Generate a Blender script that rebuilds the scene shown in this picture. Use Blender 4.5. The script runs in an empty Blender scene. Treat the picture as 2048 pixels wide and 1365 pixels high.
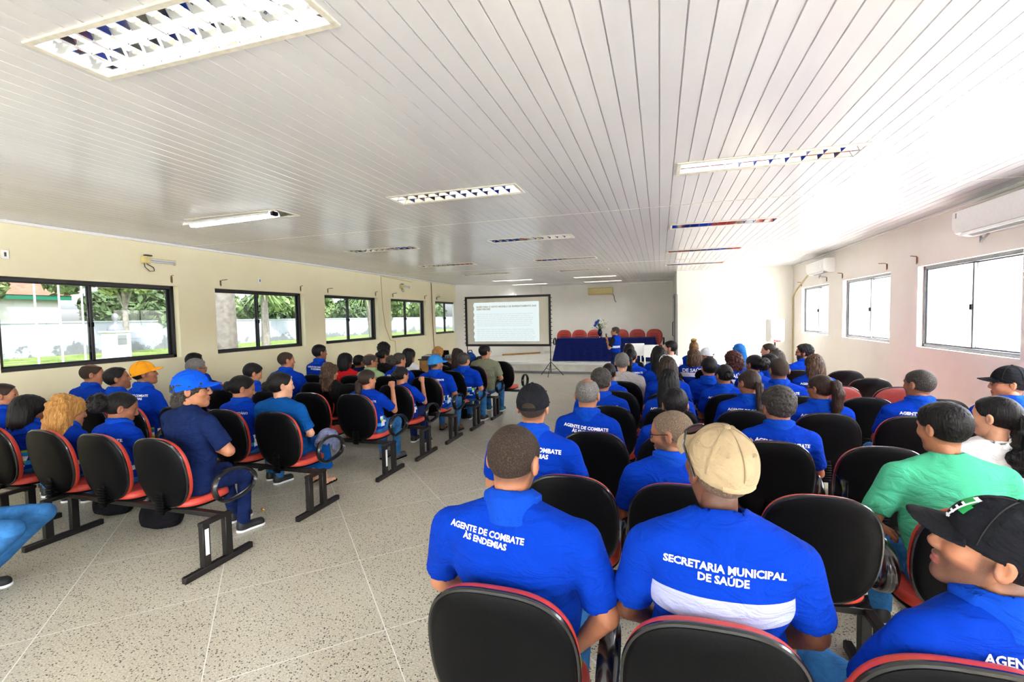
import bpy, math, random
import numpy as np
from mathutils import Vector, Matrix
from mathutils.bvhtree import BVHTree

# ------------------------------------------------------------------ camera
S = bpy.context.scene
COL = S.collection
IMG_W, IMG_H = 2048, 1365
FPX = 951.5
PITCH, YAW, ROLL = math.radians(2.862), math.radians(17.276), math.radians(-1.1425)
CAM_Z = 1.9


def camera_axes():
    f = Vector((-math.sin(YAW) * math.cos(PITCH), math.cos(YAW) * math.cos(PITCH), -math.sin(PITCH)))
    r = Vector((math.cos(YAW), math.sin(YAW), 0))
    u = r.cross(f)
    return f, r * math.cos(ROLL) + u * math.sin(ROLL), -r * math.sin(ROLL) + u * math.cos(ROLL)


cf, cr, cu = camera_axes()
cam_data = bpy.data.cameras.new('camera')
cam = bpy.data.objects.new('camera', cam_data)
COL.objects.link(cam)
cam_data.sensor_fit = 'HORIZONTAL'
cam_data.sensor_width = 36.0
cam_data.lens = FPX / IMG_W * 36.0
cam_data.clip_start = 0.05
cam_data.clip_end = 400
cam.matrix_world = Matrix(((cr.x, cu.x, -cf.x, 0), (cr.y, cu.y, -cf.y, 0), (cr.z, cu.z, -cf.z, CAM_Z), (0, 0, 0, 1)))
S.camera = cam

# ------------------------------------------------------------------ world, sun, exposure
S.view_settings.view_transform = 'Standard'
S.view_settings.look = 'None'
S.view_settings.gamma = 1.0
S.view_settings.use_curve_mapping = False
S.view_settings.exposure = 3.05
world = bpy.data.worlds.new('sky')
S.world = world
world.use_nodes = True
wn = world.node_tree
wn.nodes.clear()
w_out = wn.nodes.new('ShaderNodeOutputWorld')
w_bg = wn.nodes.new('ShaderNodeBackground')
w_sky = wn.nodes.new('ShaderNodeTexSky')
w_sky.sky_type = 'NISHITA'
w_sky.sun_disc = False
w_sky.sun_elevation = math.radians(52)
w_sky.sun_rotation = math.radians(115)
w_sky.dust_density = 3.0
w_hsv = wn.nodes.new('ShaderNodeHueSaturation')
w_hsv.inputs['Saturation'].default_value = 0.35
wn.links.new(w_sky.outputs[0], w_hsv.inputs['Color'])
wn.links.new(w_hsv.outputs[0], w_bg.inputs['Color'])
w_bg.inputs['Strength'].default_value = 0.42
wn.links.new(w_bg.outputs[0], w_out.inputs['Surface'])

sun_d = bpy.data.lights.new('sun', 'SUN')
sun_d.energy = 3.4
sun_d.angle = math.radians(1.0)
sun_d.color = (1.0, 0.95, 0.86)
sun = bpy.data.objects.new('sun', sun_d)
COL.objects.link(sun)
sun.rotation_euler = Vector((-0.62, 0.35, -0.85)).to_track_quat('-Z', 'Y').to_euler()

# room size (metres)
XL, XR, ZC = -7.55, 3.62, 3.2
Y_REAR, Y_BACK = -4.5, 19.7
Y_BLOCK, X_BLOCK = 15.3, 0.5
STAGE_Y, STAGE_Z = 15.45, 0.35
SILL, HEAD = 1.35, 2.52
LWIN = [(3.65 + 2.9 * k - (0.04 * (k == 0)), 3.65 + 2.9 * k + 2.22) for k in (-2, -1, 0, 1, 2, 3, 4)]
RWIN = [(6.35 + 2.99 * k, 6.35 + 2.99 * k + 2.12) for k in (-3, -2, -1, 0, 1, 2)]


def portal(name, loc, direction, sx, sy):
    """A light portal in an opening of the room: it emits nothing, it only guides daylight sampling."""
    d = bpy.data.lights.new(name, 'AREA')
    d.shape = 'RECTANGLE'
    d.size, d.size_y = sx, sy
    d.cycles.is_portal = True
    o = bpy.data.objects.new(name, d)
    COL.objects.link(o)
    o.location = loc
    o.rotation_euler = Vector(direction).to_track_quat('-Z', 'Z').to_euler()


for k, (a, b) in enumerate(RWIN):
    portal('daylight_portal', (XR + 0.32, (a + b) / 2, (SILL + HEAD) / 2), (-1, 0, 0), b - a, HEAD - SILL)
for k, (a, b) in enumerate(LWIN):
    portal('daylight_portal', (XL - 0.32, (a + b) / 2, (SILL + HEAD) / 2), (1, 0, 0), b - a, HEAD - SILL)
REAR_FILL = [(-6.6, -3.2), (-2.6, 0.2), (0.8, 3.0)]  # unseen openings behind the camera, added to let in fill light
for a, b in REAR_FILL:
    portal('daylight_portal', ((a + b) / 2, Y_REAR - 0.3, 1.45), (0, 1, 0), b - a, 2.5)

# ------------------------------------------------------------------ materials


def new_mat(name):
    m = bpy.data.materials.new(name)
    m.use_nodes = True
    nt = m.node_tree
    b = nt.nodes['Principled BSDF']
    return m, nt, b


def node(nt, kind, **kw):
    n = nt.nodes.new(kind)
    for k, v in kw.items():
        if k in n.inputs:
            n.inputs[k].default_value = v
        else:
            setattr(n, k, v)
    return n


def srgb(r, g, b):
    def c(v):
        v /= 255.0
        return v / 12.92 if v <= 0.04045 else ((v + 0.055) / 1.055) ** 2.4
    return (c(r), c(g), c(b), 1)


def ramp(nt, fac, stops):
    r = nt.nodes.new('ShaderNodeValToRGB')
    e = r.color_ramp.elements
    while len(e) < len(stops):
        e.new(0.5)
    for k, (p, c) in enumerate(stops):
        e[k].position = p
        e[k].color = c
    nt.links.new(fac, r.inputs['Fac'])
    return r


def coords(nt, scale=(1, 1, 1), kind='Object'):
    tc = nt.nodes.new('ShaderNodeTexCoord')
    mp = nt.nodes.new('ShaderNodeMapping')
    mp.inputs['Scale'].default_value = scale
    nt.links.new(tc.outputs[kind], mp.inputs['Vector'])
    return mp.outputs[0]


def world_coords(nt):
    return nt.nodes.new('ShaderNodeNewGeometry').outputs['Position']


def bump(nt, b, height, strength=0.3, dist=0.01):
    n = nt.nodes.new('ShaderNodeBump')
    n.inputs['Strength'].default_value = strength
    n.inputs['Distance'].default_value = dist
    nt.links.new(height, n.inputs['Height'])
    nt.links.new(n.outputs[0], b.inputs['Normal'])


def mixc(nt, fac, a, b):
    m = nt.nodes.new('ShaderNodeMix')
    m.data_type = 'RGBA'
    for sock, v in ((m.inputs[6], a), (m.inputs[7], b)):
        if isinstance(v, tuple):
            sock.default_value = v
        else:
            nt.links.new(v, sock)
    if isinstance(fac, (int, float)):
        m.inputs[0].default_value = fac
    else:
        nt.links.new(fac, m.inputs[0])
    return m.outputs[2]


def plain(name, col, rough=0.5, metal=0.0, var=0.12, scale=25.0, bmp=0.0, spec=0.5, coat=0.0):
    """A surface with slight procedural colour variation and optional grain."""
    m, nt, b = new_mat(name)
    co = coords(nt)
    n = node(nt, 'ShaderNodeTexNoise', Scale=scale, Detail=4.0)
    nt.links.new(co, n.inputs['Vector'])
    lo = tuple(c * (1 - var) for c in col[:3]) + (1,)
    hi = tuple(min(1, c * (1 + var)) for c in col[:3]) + (1,)
    r = ramp(nt, n.outputs['Fac'], [(0.3, lo), (0.7, hi)])
    nt.links.new(r.outputs[0], b.inputs['Base Color'])
    b.inputs['Roughness'].default_value = rough
    b.inputs['Metallic'].default_value = metal
    b.inputs['Specular IOR Level'].default_value = spec
    b.inputs['Coat Weight'].default_value = coat
    if bmp:
        n2 = node(nt, 'ShaderNodeTexNoise', Scale=scale * 6, Detail=3.0)
        nt.links.new(co, n2.inputs['Vector'])
        bump(nt, b, n2.outputs['Fac'], bmp, 0.004)
    return m


def plaster(name, col, dirt):
    m, nt, b = new_mat(name)
    p = world_coords(nt)
    n = node(nt, 'ShaderNodeTexNoise', Scale=0.9, Detail=6.0, Roughness=0.6)
    nt.links.new(p, n.inputs['Vector'])
    r = ramp(nt, n.outputs['Fac'], [(0.35, dirt), (0.6, col)])
    nt.links.new(r.outputs[0], b.inputs['Base Color'])
    b.inputs['Roughness'].default_value = 0.55
    n2 = node(nt, 'ShaderNodeTexNoise', Scale=60.0, Detail=4.0)
    nt.links.new(p, n2.inputs['Vector'])
    bump(nt, b, n2.outputs['Fac'], 0.12, 0.004)
    return m


def fabric(name, col, band=None, pattern=False, denim=False, rough=0.85):
    """Woven cloth: soft folds, weave grain; optional band or printed pixel crosses (in the wearer's own space)."""
    m, nt, b = new_mat(name)
    co = coords(nt)
    n = node(nt, 'ShaderNodeTexNoise', Scale=(9.0 if denim else 5.0), Detail=4.0, Roughness=0.65)
    nt.links.new(co, n.inputs['Vector'])
    v = 0.35 if denim else 0.10
    lo = tuple(c * (1 - v) for c in col[:3]) + (1,)
    hi = tuple(min(1, c * (1 + v)) for c in col[:3]) + (1,)
    c_out = ramp(nt, n.outputs['Fac'], [(0.3, lo), (0.72, hi)]).outputs[0]
    if band or pattern:
        sep = nt.nodes.new('ShaderNodeSeparateXYZ')
        nt.links.new(co, sep.inputs[0])
    if pattern:
        def mth(op, a, bb):
            q = nt.nodes.new('ShaderNodeMath')
            q.operation = op
            for s, val in zip(q.inputs, (a, bb)):
                if isinstance(val, (int, float)):
                    s.default_value = val
                else:
                    nt.links.new(val, s)
            return q.outputs[0]
        snap = nt.nodes.new('ShaderNodeVectorMath')
        snap.operation = 'SNAP'
        snap.inputs[1].default_value = (0.045, 0.045, 0.04)
        nt.links.new(co, snap.inputs[0])
        wn_ = nt.nodes.new('ShaderNodeTexWhiteNoise')
        nt.links.new(snap.outputs[0], wn_.inputs['Vector'])
        cells = ramp(nt, wn_.outputs['Value'], [(0.0, col), (0.34, srgb(235, 240, 250)), (0.62, srgb(150, 205, 30)), (0.8, srgb(40, 150, 225)), (0.9, col)])
        cells.color_ramp.interpolation = 'CONSTANT'
        low = mth('LESS_THAN', sep.outputs['Z'], 0.70)
        dens = mth('GREATER_THAN', sep.outputs['Z'], 0.545)
        c_out = mixc(nt, mth('MULTIPLY', low, dens), c_out, cells.outputs[0])
    if band:
        z0, z1, bc = band
        q1 = nt.nodes.new('ShaderNodeMath'); q1.operation = 'GREATER_THAN'; q1.inputs[1].default_value = z0
        q2 = nt.nodes.new('ShaderNodeMath'); q2.operation = 'LESS_THAN'; q2.inputs[1].default_value = z1
        q3 = nt.nodes.new('ShaderNodeMath'); q3.operation = 'MULTIPLY'
        nt.links.new(sep.outputs['Z'], q1.inputs[0]); nt.links.new(sep.outputs['Z'], q2.inputs[0])
        nt.links.new(q1.outputs[0], q3.inputs[0]); nt.links.new(q2.outputs[0], q3.inputs[1])
        c_out = mixc(nt, q3.outputs[0], c_out, bc)
    nt.links.new(c_out, b.inputs['Base Color'])
    b.inputs['Roughness'].default_value = rough
    b.inputs['Specular IOR Level'].default_value = 0.1
    n1 = node(nt, 'ShaderNodeTexNoise', Scale=7.0, Detail=3.0, Distortion=1.4)
    nt.links.new(coords(nt, (1, 1, 1.9)), n1.inputs['Vector'])
    n2 = node(nt, 'ShaderNodeTexNoise', Scale=220.0, Detail=2.0)
    nt.links.new(co, n2.inputs['Vector'])
    ad = nt.nodes.new('ShaderNodeMath'); ad.operation = 'MULTIPLY_ADD'; ad.inputs[1].default_value = 0.05
    nt.links.new(n2.outputs['Fac'], ad.inputs[0]); nt.links.new(n1.outputs['Fac'], ad.inputs[2])
    bump(nt, b, ad.outputs[0], 0.7, 0.035)
    return m


def skin_mat(name, col):
    m, nt, b = new_mat(name)
    co = coords(nt)
    n = node(nt, 'ShaderNodeTexNoise', Scale=14.0, Detail=5.0)
    nt.links.new(co, n.inputs['Vector'])
    lo = (col[0] * 0.82, col[1] * 0.76, col[2] * 0.74, 1)
    hi = (min(1, col[0] * 1.12), col[1] * 1.08, col[2] * 1.06, 1)
    r = ramp(nt, n.outputs['Fac'], [(0.3, lo), (0.7, hi)])
    at = nt.nodes.new('ShaderNodeAttribute')
    at.attribute_name = 'stubble'
    sn = node(nt, 'ShaderNodeTexNoise', Scale=420.0, Detail=2.0)
    nt.links.new(co, sn.inputs['Vector'])
    sr = ramp(nt, sn.outputs['Fac'], [(0.3, (0.012, 0.009, 0.007, 1)), (0.75, (0.07, 0.05, 0.04, 1))])
    cc = mixc(nt, at.outputs['Fac'], r.outputs[0], sr.outputs[0])
    nt.links.new(cc, b.inputs['Base Color'])
    b.inputs['Roughness'].default_value = 0.48
    n2 = node(nt, 'ShaderNodeTexNoise', Scale=160.0, Detail=3.0)
    nt.links.new(co, n2.inputs['Vector'])
    bump(nt, b, n2.outputs['Fac'], 0.15, 0.003)
    return m


def hair_mat(name, col, tip=None, grain=(130, 130, 14), rough=0.42, contrast=0.55):
    m, nt, b = new_mat(name)
    n = node(nt, 'ShaderNodeTexNoise', Scale=1.0, Detail=4.0, Roughness=0.6)
    nt.links.new(coords(nt, grain), n.inputs['Vector'])
    tip = tip or tuple(min(1, c * 1.5 + 0.002) for c in col[:3]) + (1,)
    lo = tuple(c * (1 - contrast) for c in col[:3]) + (1,)
    r = ramp(nt, n.outputs['Fac'], [(0.34, lo), (0.52, col), (0.72, tip)])
    nt.links.new(r.outputs[0], b.inputs['Base Color'])
    b.inputs['Roughness'].default_value = rough
    b.inputs['Specular IOR Level'].default_value = 0.2
    bump(nt, b, n.outputs['Fac'], 0.8, 0.012)
    return m


def emission(name, col, strength):
    m = bpy.data.materials.new(name)
    m.use_nodes = True
    nt = m.node_tree
    nt.nodes.clear()
    o = nt.nodes.new('ShaderNodeOutputMaterial')
    e = nt.nodes.new('ShaderNodeEmission')
    e.inputs['Color'].default_value = col
    e.inputs['Strength'].default_value = strength
    nt.links.new(e.outputs[0], o.inputs['Surface'])
    return m


def glass_mat(name, tint, refl=0.06):
    """Thin pane: lets light straight through (tinted) and mirrors a little."""
    m = bpy.data.materials.new(name)
    m.use_nodes = True
    nt = m.node_tree
    nt.nodes.clear()
    o = nt.nodes.new('ShaderNodeOutputMaterial')
    t = nt.nodes.new('ShaderNodeBsdfTransparent')
    t.inputs['Color'].default_value = tint
    g = nt.nodes.new('ShaderNodeBsdfGlossy')
    g.inputs['Roughness'].default_value = 0.01
    lw = nt.nodes.new('ShaderNodeLayerWeight')
    pw = nt.nodes.new('ShaderNodeMath'); pw.operation = 'POWER'; pw.inputs[1].default_value = 4.5
    nt.links.new(lw.outputs['Facing'], pw.inputs[0])
    f = nt.nodes.new('ShaderNodeMath'); f.operation = 'MULTIPLY_ADD'; f.inputs[1].default_value = 0.7; f.inputs[2].default_value = refl
    nt.links.new(pw.outputs[0], f.inputs[0])
    mx = nt.nodes.new('ShaderNodeMixShader')
    nt.links.new(f.outputs[0], mx.inputs[0])
    nt.links.new(t.outputs[0], mx.inputs[1])
    nt.links.new(g.outputs[0], mx.inputs[2])
    nt.links.new(mx.outputs[0], o.inputs['Surface'])
    return m


def terrazzo():
    m, nt, b = new_mat('terrazzo')
    p = world_coords(nt)
    base = node(nt, 'ShaderNodeTexNoise', Scale=0.7, Detail=5.0, Roughness=0.6)
    nt.links.new(p, base.inputs['Vector'])
    c0 = ramp(nt, base.outputs['Fac'], [(0.3, srgb(190, 180, 158)), (0.7, srgb(212, 204, 184))]).outputs[0]
    fine = node(nt, 'ShaderNodeTexNoise', Scale=95.0, Detail=3.0, Roughness=0.7)
    nt.links.new(p, fine.inputs['Vector'])
    fr = ramp(nt, fine.outputs['Fac'], [(0.36, srgb(120, 112, 92)), (0.5, srgb(196, 189, 170)), (0.66, srgb(236, 232, 220))]).outputs[0]
    c1 = mixc(nt, 0.5, c0, fr)
    v = node(nt, 'ShaderNodeTexVoronoi', Scale=78.0, Randomness=1.0)
    nt.links.new(p, v.inputs['Vector'])
    wn_ = nt.nodes.new('ShaderNodeTexWhiteNoise')
    nt.links.new(v.outputs['Position'], wn_.inputs['Vector'])
    chipsize = nt.nodes.new('ShaderNodeMath'); chipsize.operation = 'MULTIPLY'; chipsize.inputs[1].default_value = 0.42
    nt.links.new(wn_.outputs['Value'], chipsize.inputs[0])
    chip = nt.nodes.new('ShaderNodeMath'); chip.operation = 'LESS_THAN'
    nt.links.new(v.outputs['Distance'], chip.inputs[0]); nt.links.new(chipsize.outputs[0], chip.inputs[1])
    sel = nt.nodes.new('ShaderNodeMath'); sel.operation = 'GREATER_THAN'; sel.inputs[1].default_value = 0.62
    nt.links.new(wn_.outputs['Value'], sel.inputs[0])
    both = nt.nodes.new('ShaderNodeMath'); both.operation = 'MULTIPLY'
    nt.links.new(chip.outputs[0], both.inputs[0]); nt.links.new(sel.outputs[0], both.inputs[1])
    c2 = mixc(nt, both.outputs[0], c1, srgb(60, 53, 42))
    # joint strips: a square grid laid diagonally to the walls
    mp = nt.nodes.new('ShaderNodeMapping')
    mp.vector_type = 'TEXTURE'
    mp.inputs['Location'].default_value = (-4.3216, 2.5002, 0)
    mp.inputs['Rotation'].default_value = (0, 0, math.radians(44.13))
    nt.links.new(p, mp.inputs['Vector'])
    sep = nt.nodes.new('ShaderNodeSeparateXYZ')
    nt.links.new(mp.outputs[0], sep.inputs[0])
    ds = []
    for ax in ('X', 'Y'):
        q = nt.nodes.new('ShaderNodeMath'); q.operation = 'PINGPONG'; q.inputs[1].default_value = 0.9576 / 2
        nt.links.new(sep.outputs[ax], q.inputs[0])
        ds.append(q.outputs[0])
    mn = nt.nodes.new('ShaderNodeMath'); mn.operation = 'MINIMUM'
    nt.links.new(ds[0], mn.inputs[0]); nt.links.new(ds[1], mn.inputs[1])
    lt = nt.nodes.new('ShaderNodeMath'); lt.operation = 'LESS_THAN'; lt.inputs[1].default_value = 0.0032
    nt.links.new(mn.outputs[0], lt.inputs[0])
    c3 = mixc(nt, lt.outputs[0], c2, srgb(236, 233, 226))
    nt.links.new(c3, b.inputs['Base Color'])
    b.inputs['Roughness'].default_value = 0.3
    return m


M = {}
M['plaster_cream'] = plaster('plaster_cream', srgb(242, 234, 200), srgb(236, 227, 192))
M['plaster_white'] = plaster('plaster_white', srgb(240, 237, 230), srgb(232, 229, 222))
M['plaster_pink'] = plaster('plaster_pink', srgb(241, 235, 230), srgb(235, 228, 222))
M['terrazzo'] = terrazzo()
M['black_frame'] = plain('black_anodised', srgb(34, 33, 36), 0.4, 0.3)
M['grey_frame'] = plain('grey_aluminium', srgb(120, 124, 130), 0.35, 0.6)
M['glass_tinted'] = glass_mat('tinted_glass', (0.13, 0.14, 0.15, 1))
M['glass_clear'] = glass_mat('clear_glass', (0.93, 0.95, 0.95, 1))
M['cream_trim'] = plain('cream_trim', srgb(212, 207, 194), 0.4)
M['white_gloss'] = plain('white_gloss', srgb(240, 240, 240), 0.25, var=0.03)
M['white_matte'] = plain('white_matte', srgb(232, 232, 232), 0.6, var=0.05)
M['yellowed'] = plain('yellowed_plastic', srgb(222, 204, 140), 0.4)
M['mirror'] = plain('mirror_louvre', (0.86, 0.88, 0.92, 1), 0.06, 1.0, var=0.02)
M['tube_on'] = emission('lit_tube', (0.93, 0.97, 1.0, 1), 3.2)
M['tube_fill'] = emission('fill_tube_far', (0.97, 0.97, 0.95, 1), 6.0)  # glow added to the far unlit tubes to brighten the stage end
M['tube_off'] = plain('unlit_tube', srgb(228, 230, 236), 0.2, var=0.02)
M['black_plastic'] = plain('black_plastic', srgb(8, 8, 10), 0.45, spec=0.09, bmp=0.15, scale=40)
M['black_rim'] = plain('black_rim', srgb(16, 16, 19), 0.25, coat=0.3)
M['black_steel'] = plain('black_steel', srgb(30, 27, 27), 0.42, 0.3, var=0.35, scale=18)
M['red_vinyl'] = plain('red_vinyl', srgb(196, 62, 46), 0.42, var=0.10, scale=12, bmp=0.15)
M['red_shell'] = plain('red_shell', srgb(150, 62, 58), 0.4, var=0.08)
M['stage_red'] = plain('stage_red_vinyl', srgb(186, 60, 50), 0.4, var=0.08)
M['paper'] = plain('paper', srgb(236, 236, 238), 0.7, var=0.04)
M['navy_cloth'] = fabric('navy_cloth', srgb(16, 28, 88), rough=0.75)
M['concrete'] = plain('stage_concrete', srgb(214, 210, 200), 0.55, var=0.10, scale=4)
M['wood_desk'] = plain('wood_desk', srgb(178, 132, 70), 0.45, var=0.2, scale=7)
M['dark_wood'] = plain('dark_wood', srgb(70, 48, 34), 0.45, var=0.2, scale=9)
M['dark_grey'] = plain('dark_grey', srgb(60, 60, 64), 0.5)
M['mid_grey'] = plain('mid_grey', srgb(130, 132, 136), 0.45)
M['rust'] = plain('rusty_steel', srgb(120, 90, 60), 0.6, 0.4, var=0.4, scale=30)
M['cable'] = plain('cable', srgb(60, 56, 50), 0.5)
M['cable_pale'] = plain('cable_pale', srgb(196, 176, 130), 0.5)
M['screen_cloth'] = plain('screen_cloth', srgb(224, 219, 206), 0.8, var=0.04, scale=3)
M['blue_vase'] = plain('blue_vase', srgb(20, 22, 74), 0.15)
M['leaf'] = plain('leaf', srgb(70, 120, 50), 0.5, var=0.35, scale=6)
M['petal_white'] = plain('petal_white', srgb(238, 236, 226), 0.6, var=0.08)
M['petal_blue'] = plain('petal_blue', srgb(50, 90, 190), 0.6, var=0.2)
M['red_print'] = plain('red_print', srgb(200, 40, 40), 0.5)
M['text_white'] = plain('print_white', srgb(240, 242, 250), 0.6, var=0.02)
M['lip'] = plain('lip', srgb(150, 82, 76), 0.4)
M['eye_white'] = plain('eye_white', srgb(225, 220, 214), 0.2, var=0.03)
M['eye_dark'] = plain('eye_dark', srgb(30, 20, 15), 0.15)
M['beard'] = hair_mat('beard', srgb(52, 40, 33), grain=(300, 300, 300), rough=0.7)
M['stubble'] = plain('stubble', srgb(112, 82, 66), 0.65, var=0.35, scale=260)
M['bag_black'] = fabric('bag_black', srgb(22, 22, 26))
M['bag_blue'] = fabric('bag_blue', srgb(24, 62, 130))
M['lens'] = plain('sunglass_lens', srgb(92, 50, 84), 0.08, coat=0.5)
M['gold'] = plain('gold_clip', srgb(200, 160, 80), 0.3, 0.6)
M['wristband'] = plain('wristband', srgb(30, 30, 34), 0.4)
SKIN = {'fair': skin_mat('skin_fair', srgb(214, 160, 130)), 'tan': skin_mat('skin_tan', srgb(180, 122, 90)),
        'brown': skin_mat('skin_brown', srgb(150, 98, 70)), 'deep': skin_mat('skin_deep', srgb(104, 66, 48))}
HAIR = {'black': hair_mat('hair_black', srgb(20, 17, 18)), 'brown': hair_mat('hair_brown', srgb(50, 35, 28)),
        'auburn': hair_mat('hair_auburn', srgb(70, 34, 30), grain=(90, 90, 60)),
        'blond': hair_mat('hair_blond', srgb(186, 132, 68), srgb(226, 184, 120), contrast=0.4),
        'goldbrown': hair_mat('hair_goldbrown', srgb(104, 72, 36), srgb(160, 122, 70)),
        'highlight': hair_mat('hair_highlight', srgb(64, 46, 36), srgb(150, 116, 80)),
        'salt': hair_mat('hair_salt', srgb(106, 102, 99), srgb(158, 154, 151), grain=(190, 190, 90), contrast=0.4),
        'grey': hair_mat('hair_grey', srgb(130, 124, 118), srgb(200, 196, 192), grain=(150, 150, 70)),
        'darksalt': hair_mat('hair_darksalt', srgb(56, 51, 48), srgb(106, 99, 93), grain=(190, 190, 90), contrast=0.4),
        'buzz': hair_mat('hair_buzz', srgb(58, 46, 40), srgb(98, 82, 72), grain=(240, 240, 240), rough=0.7, contrast=0.3),
        'buzzgrey': hair_mat('hair_buzzgrey', srgb(118, 98, 82), srgb(168, 150, 134), grain=(240, 240, 240), rough=0.7, contrast=0.3)}
BLUE = srgb(0, 50, 164)
CLOTH = {'royal': fabric('royal_blue_polo', BLUE, pattern=True), 'royal_plain': fabric('royal_blue_plain', BLUE),
         'royal_knit': fabric('royal_collar_knit', srgb(10, 66, 178)), 'navy': fabric('navy_shirt', srgb(18, 34, 78)), 'teal': fabric('teal_dress', srgb(10, 78, 150)),
         'green': fabric('sea_green_tee', srgb(76, 180, 140)), 'pale_green': fabric('pale_green_shirt', srgb(150, 180, 130)),
         'grey': fabric('grey_tee', srgb(176, 172, 170)), 'olive': fabric('olive_tee', srgb(128, 130, 108)),
         'white': fabric('white_tee', srgb(232, 232, 234)), 'red': fabric('red_tee', srgb(196, 26, 34)),
         'black': fabric('black_tee', srgb(30, 29, 32)), 'denim': fabric('denim', srgb(50, 104, 158), denim=True),
         'pale_denim': fabric('pale_denim', srgb(136, 176, 208), denim=True), 'dark_denim': fabric('dark_denim', srgb(22, 36, 80), denim=True),
         'slacks': fabric('dark_slacks', srgb(32, 34, 42)),
         'vest': fabric('royal_vest', BLUE, band=(0.955, 1.04, srgb(164, 170, 208))),
         'vest_far': fabric('royal_vest_far', BLUE, band=(0.86, 0.93, srgb(214, 218, 238))),
         'vest_stand': fabric('royal_vest_standing', BLUE, band=(0.92, 0.985, srgb(214, 218, 238))),
         'cap_blue': fabric('cap_blue', srgb(14, 88, 220)), 'cap_sky': fabric('cap_sky', srgb(50, 130, 200)),
         'cap_orange': fabric('cap_orange', srgb(226, 150, 30)), 'cap_black': fabric('cap_black', srgb(26, 27, 32)),
         'cap_beige': fabric('cap_beige', srgb(168, 148, 118)), 'cap_white': fabric('cap_white', srgb(228, 230, 236)),
         'scarf': fabric('blue_headscarf', srgb(40, 110, 190)), 'shawl': fabric('patterned_cloth', srgb(112, 116, 146), denim=True)}

# ------------------------------------------------------------------ mesh helpers


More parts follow.
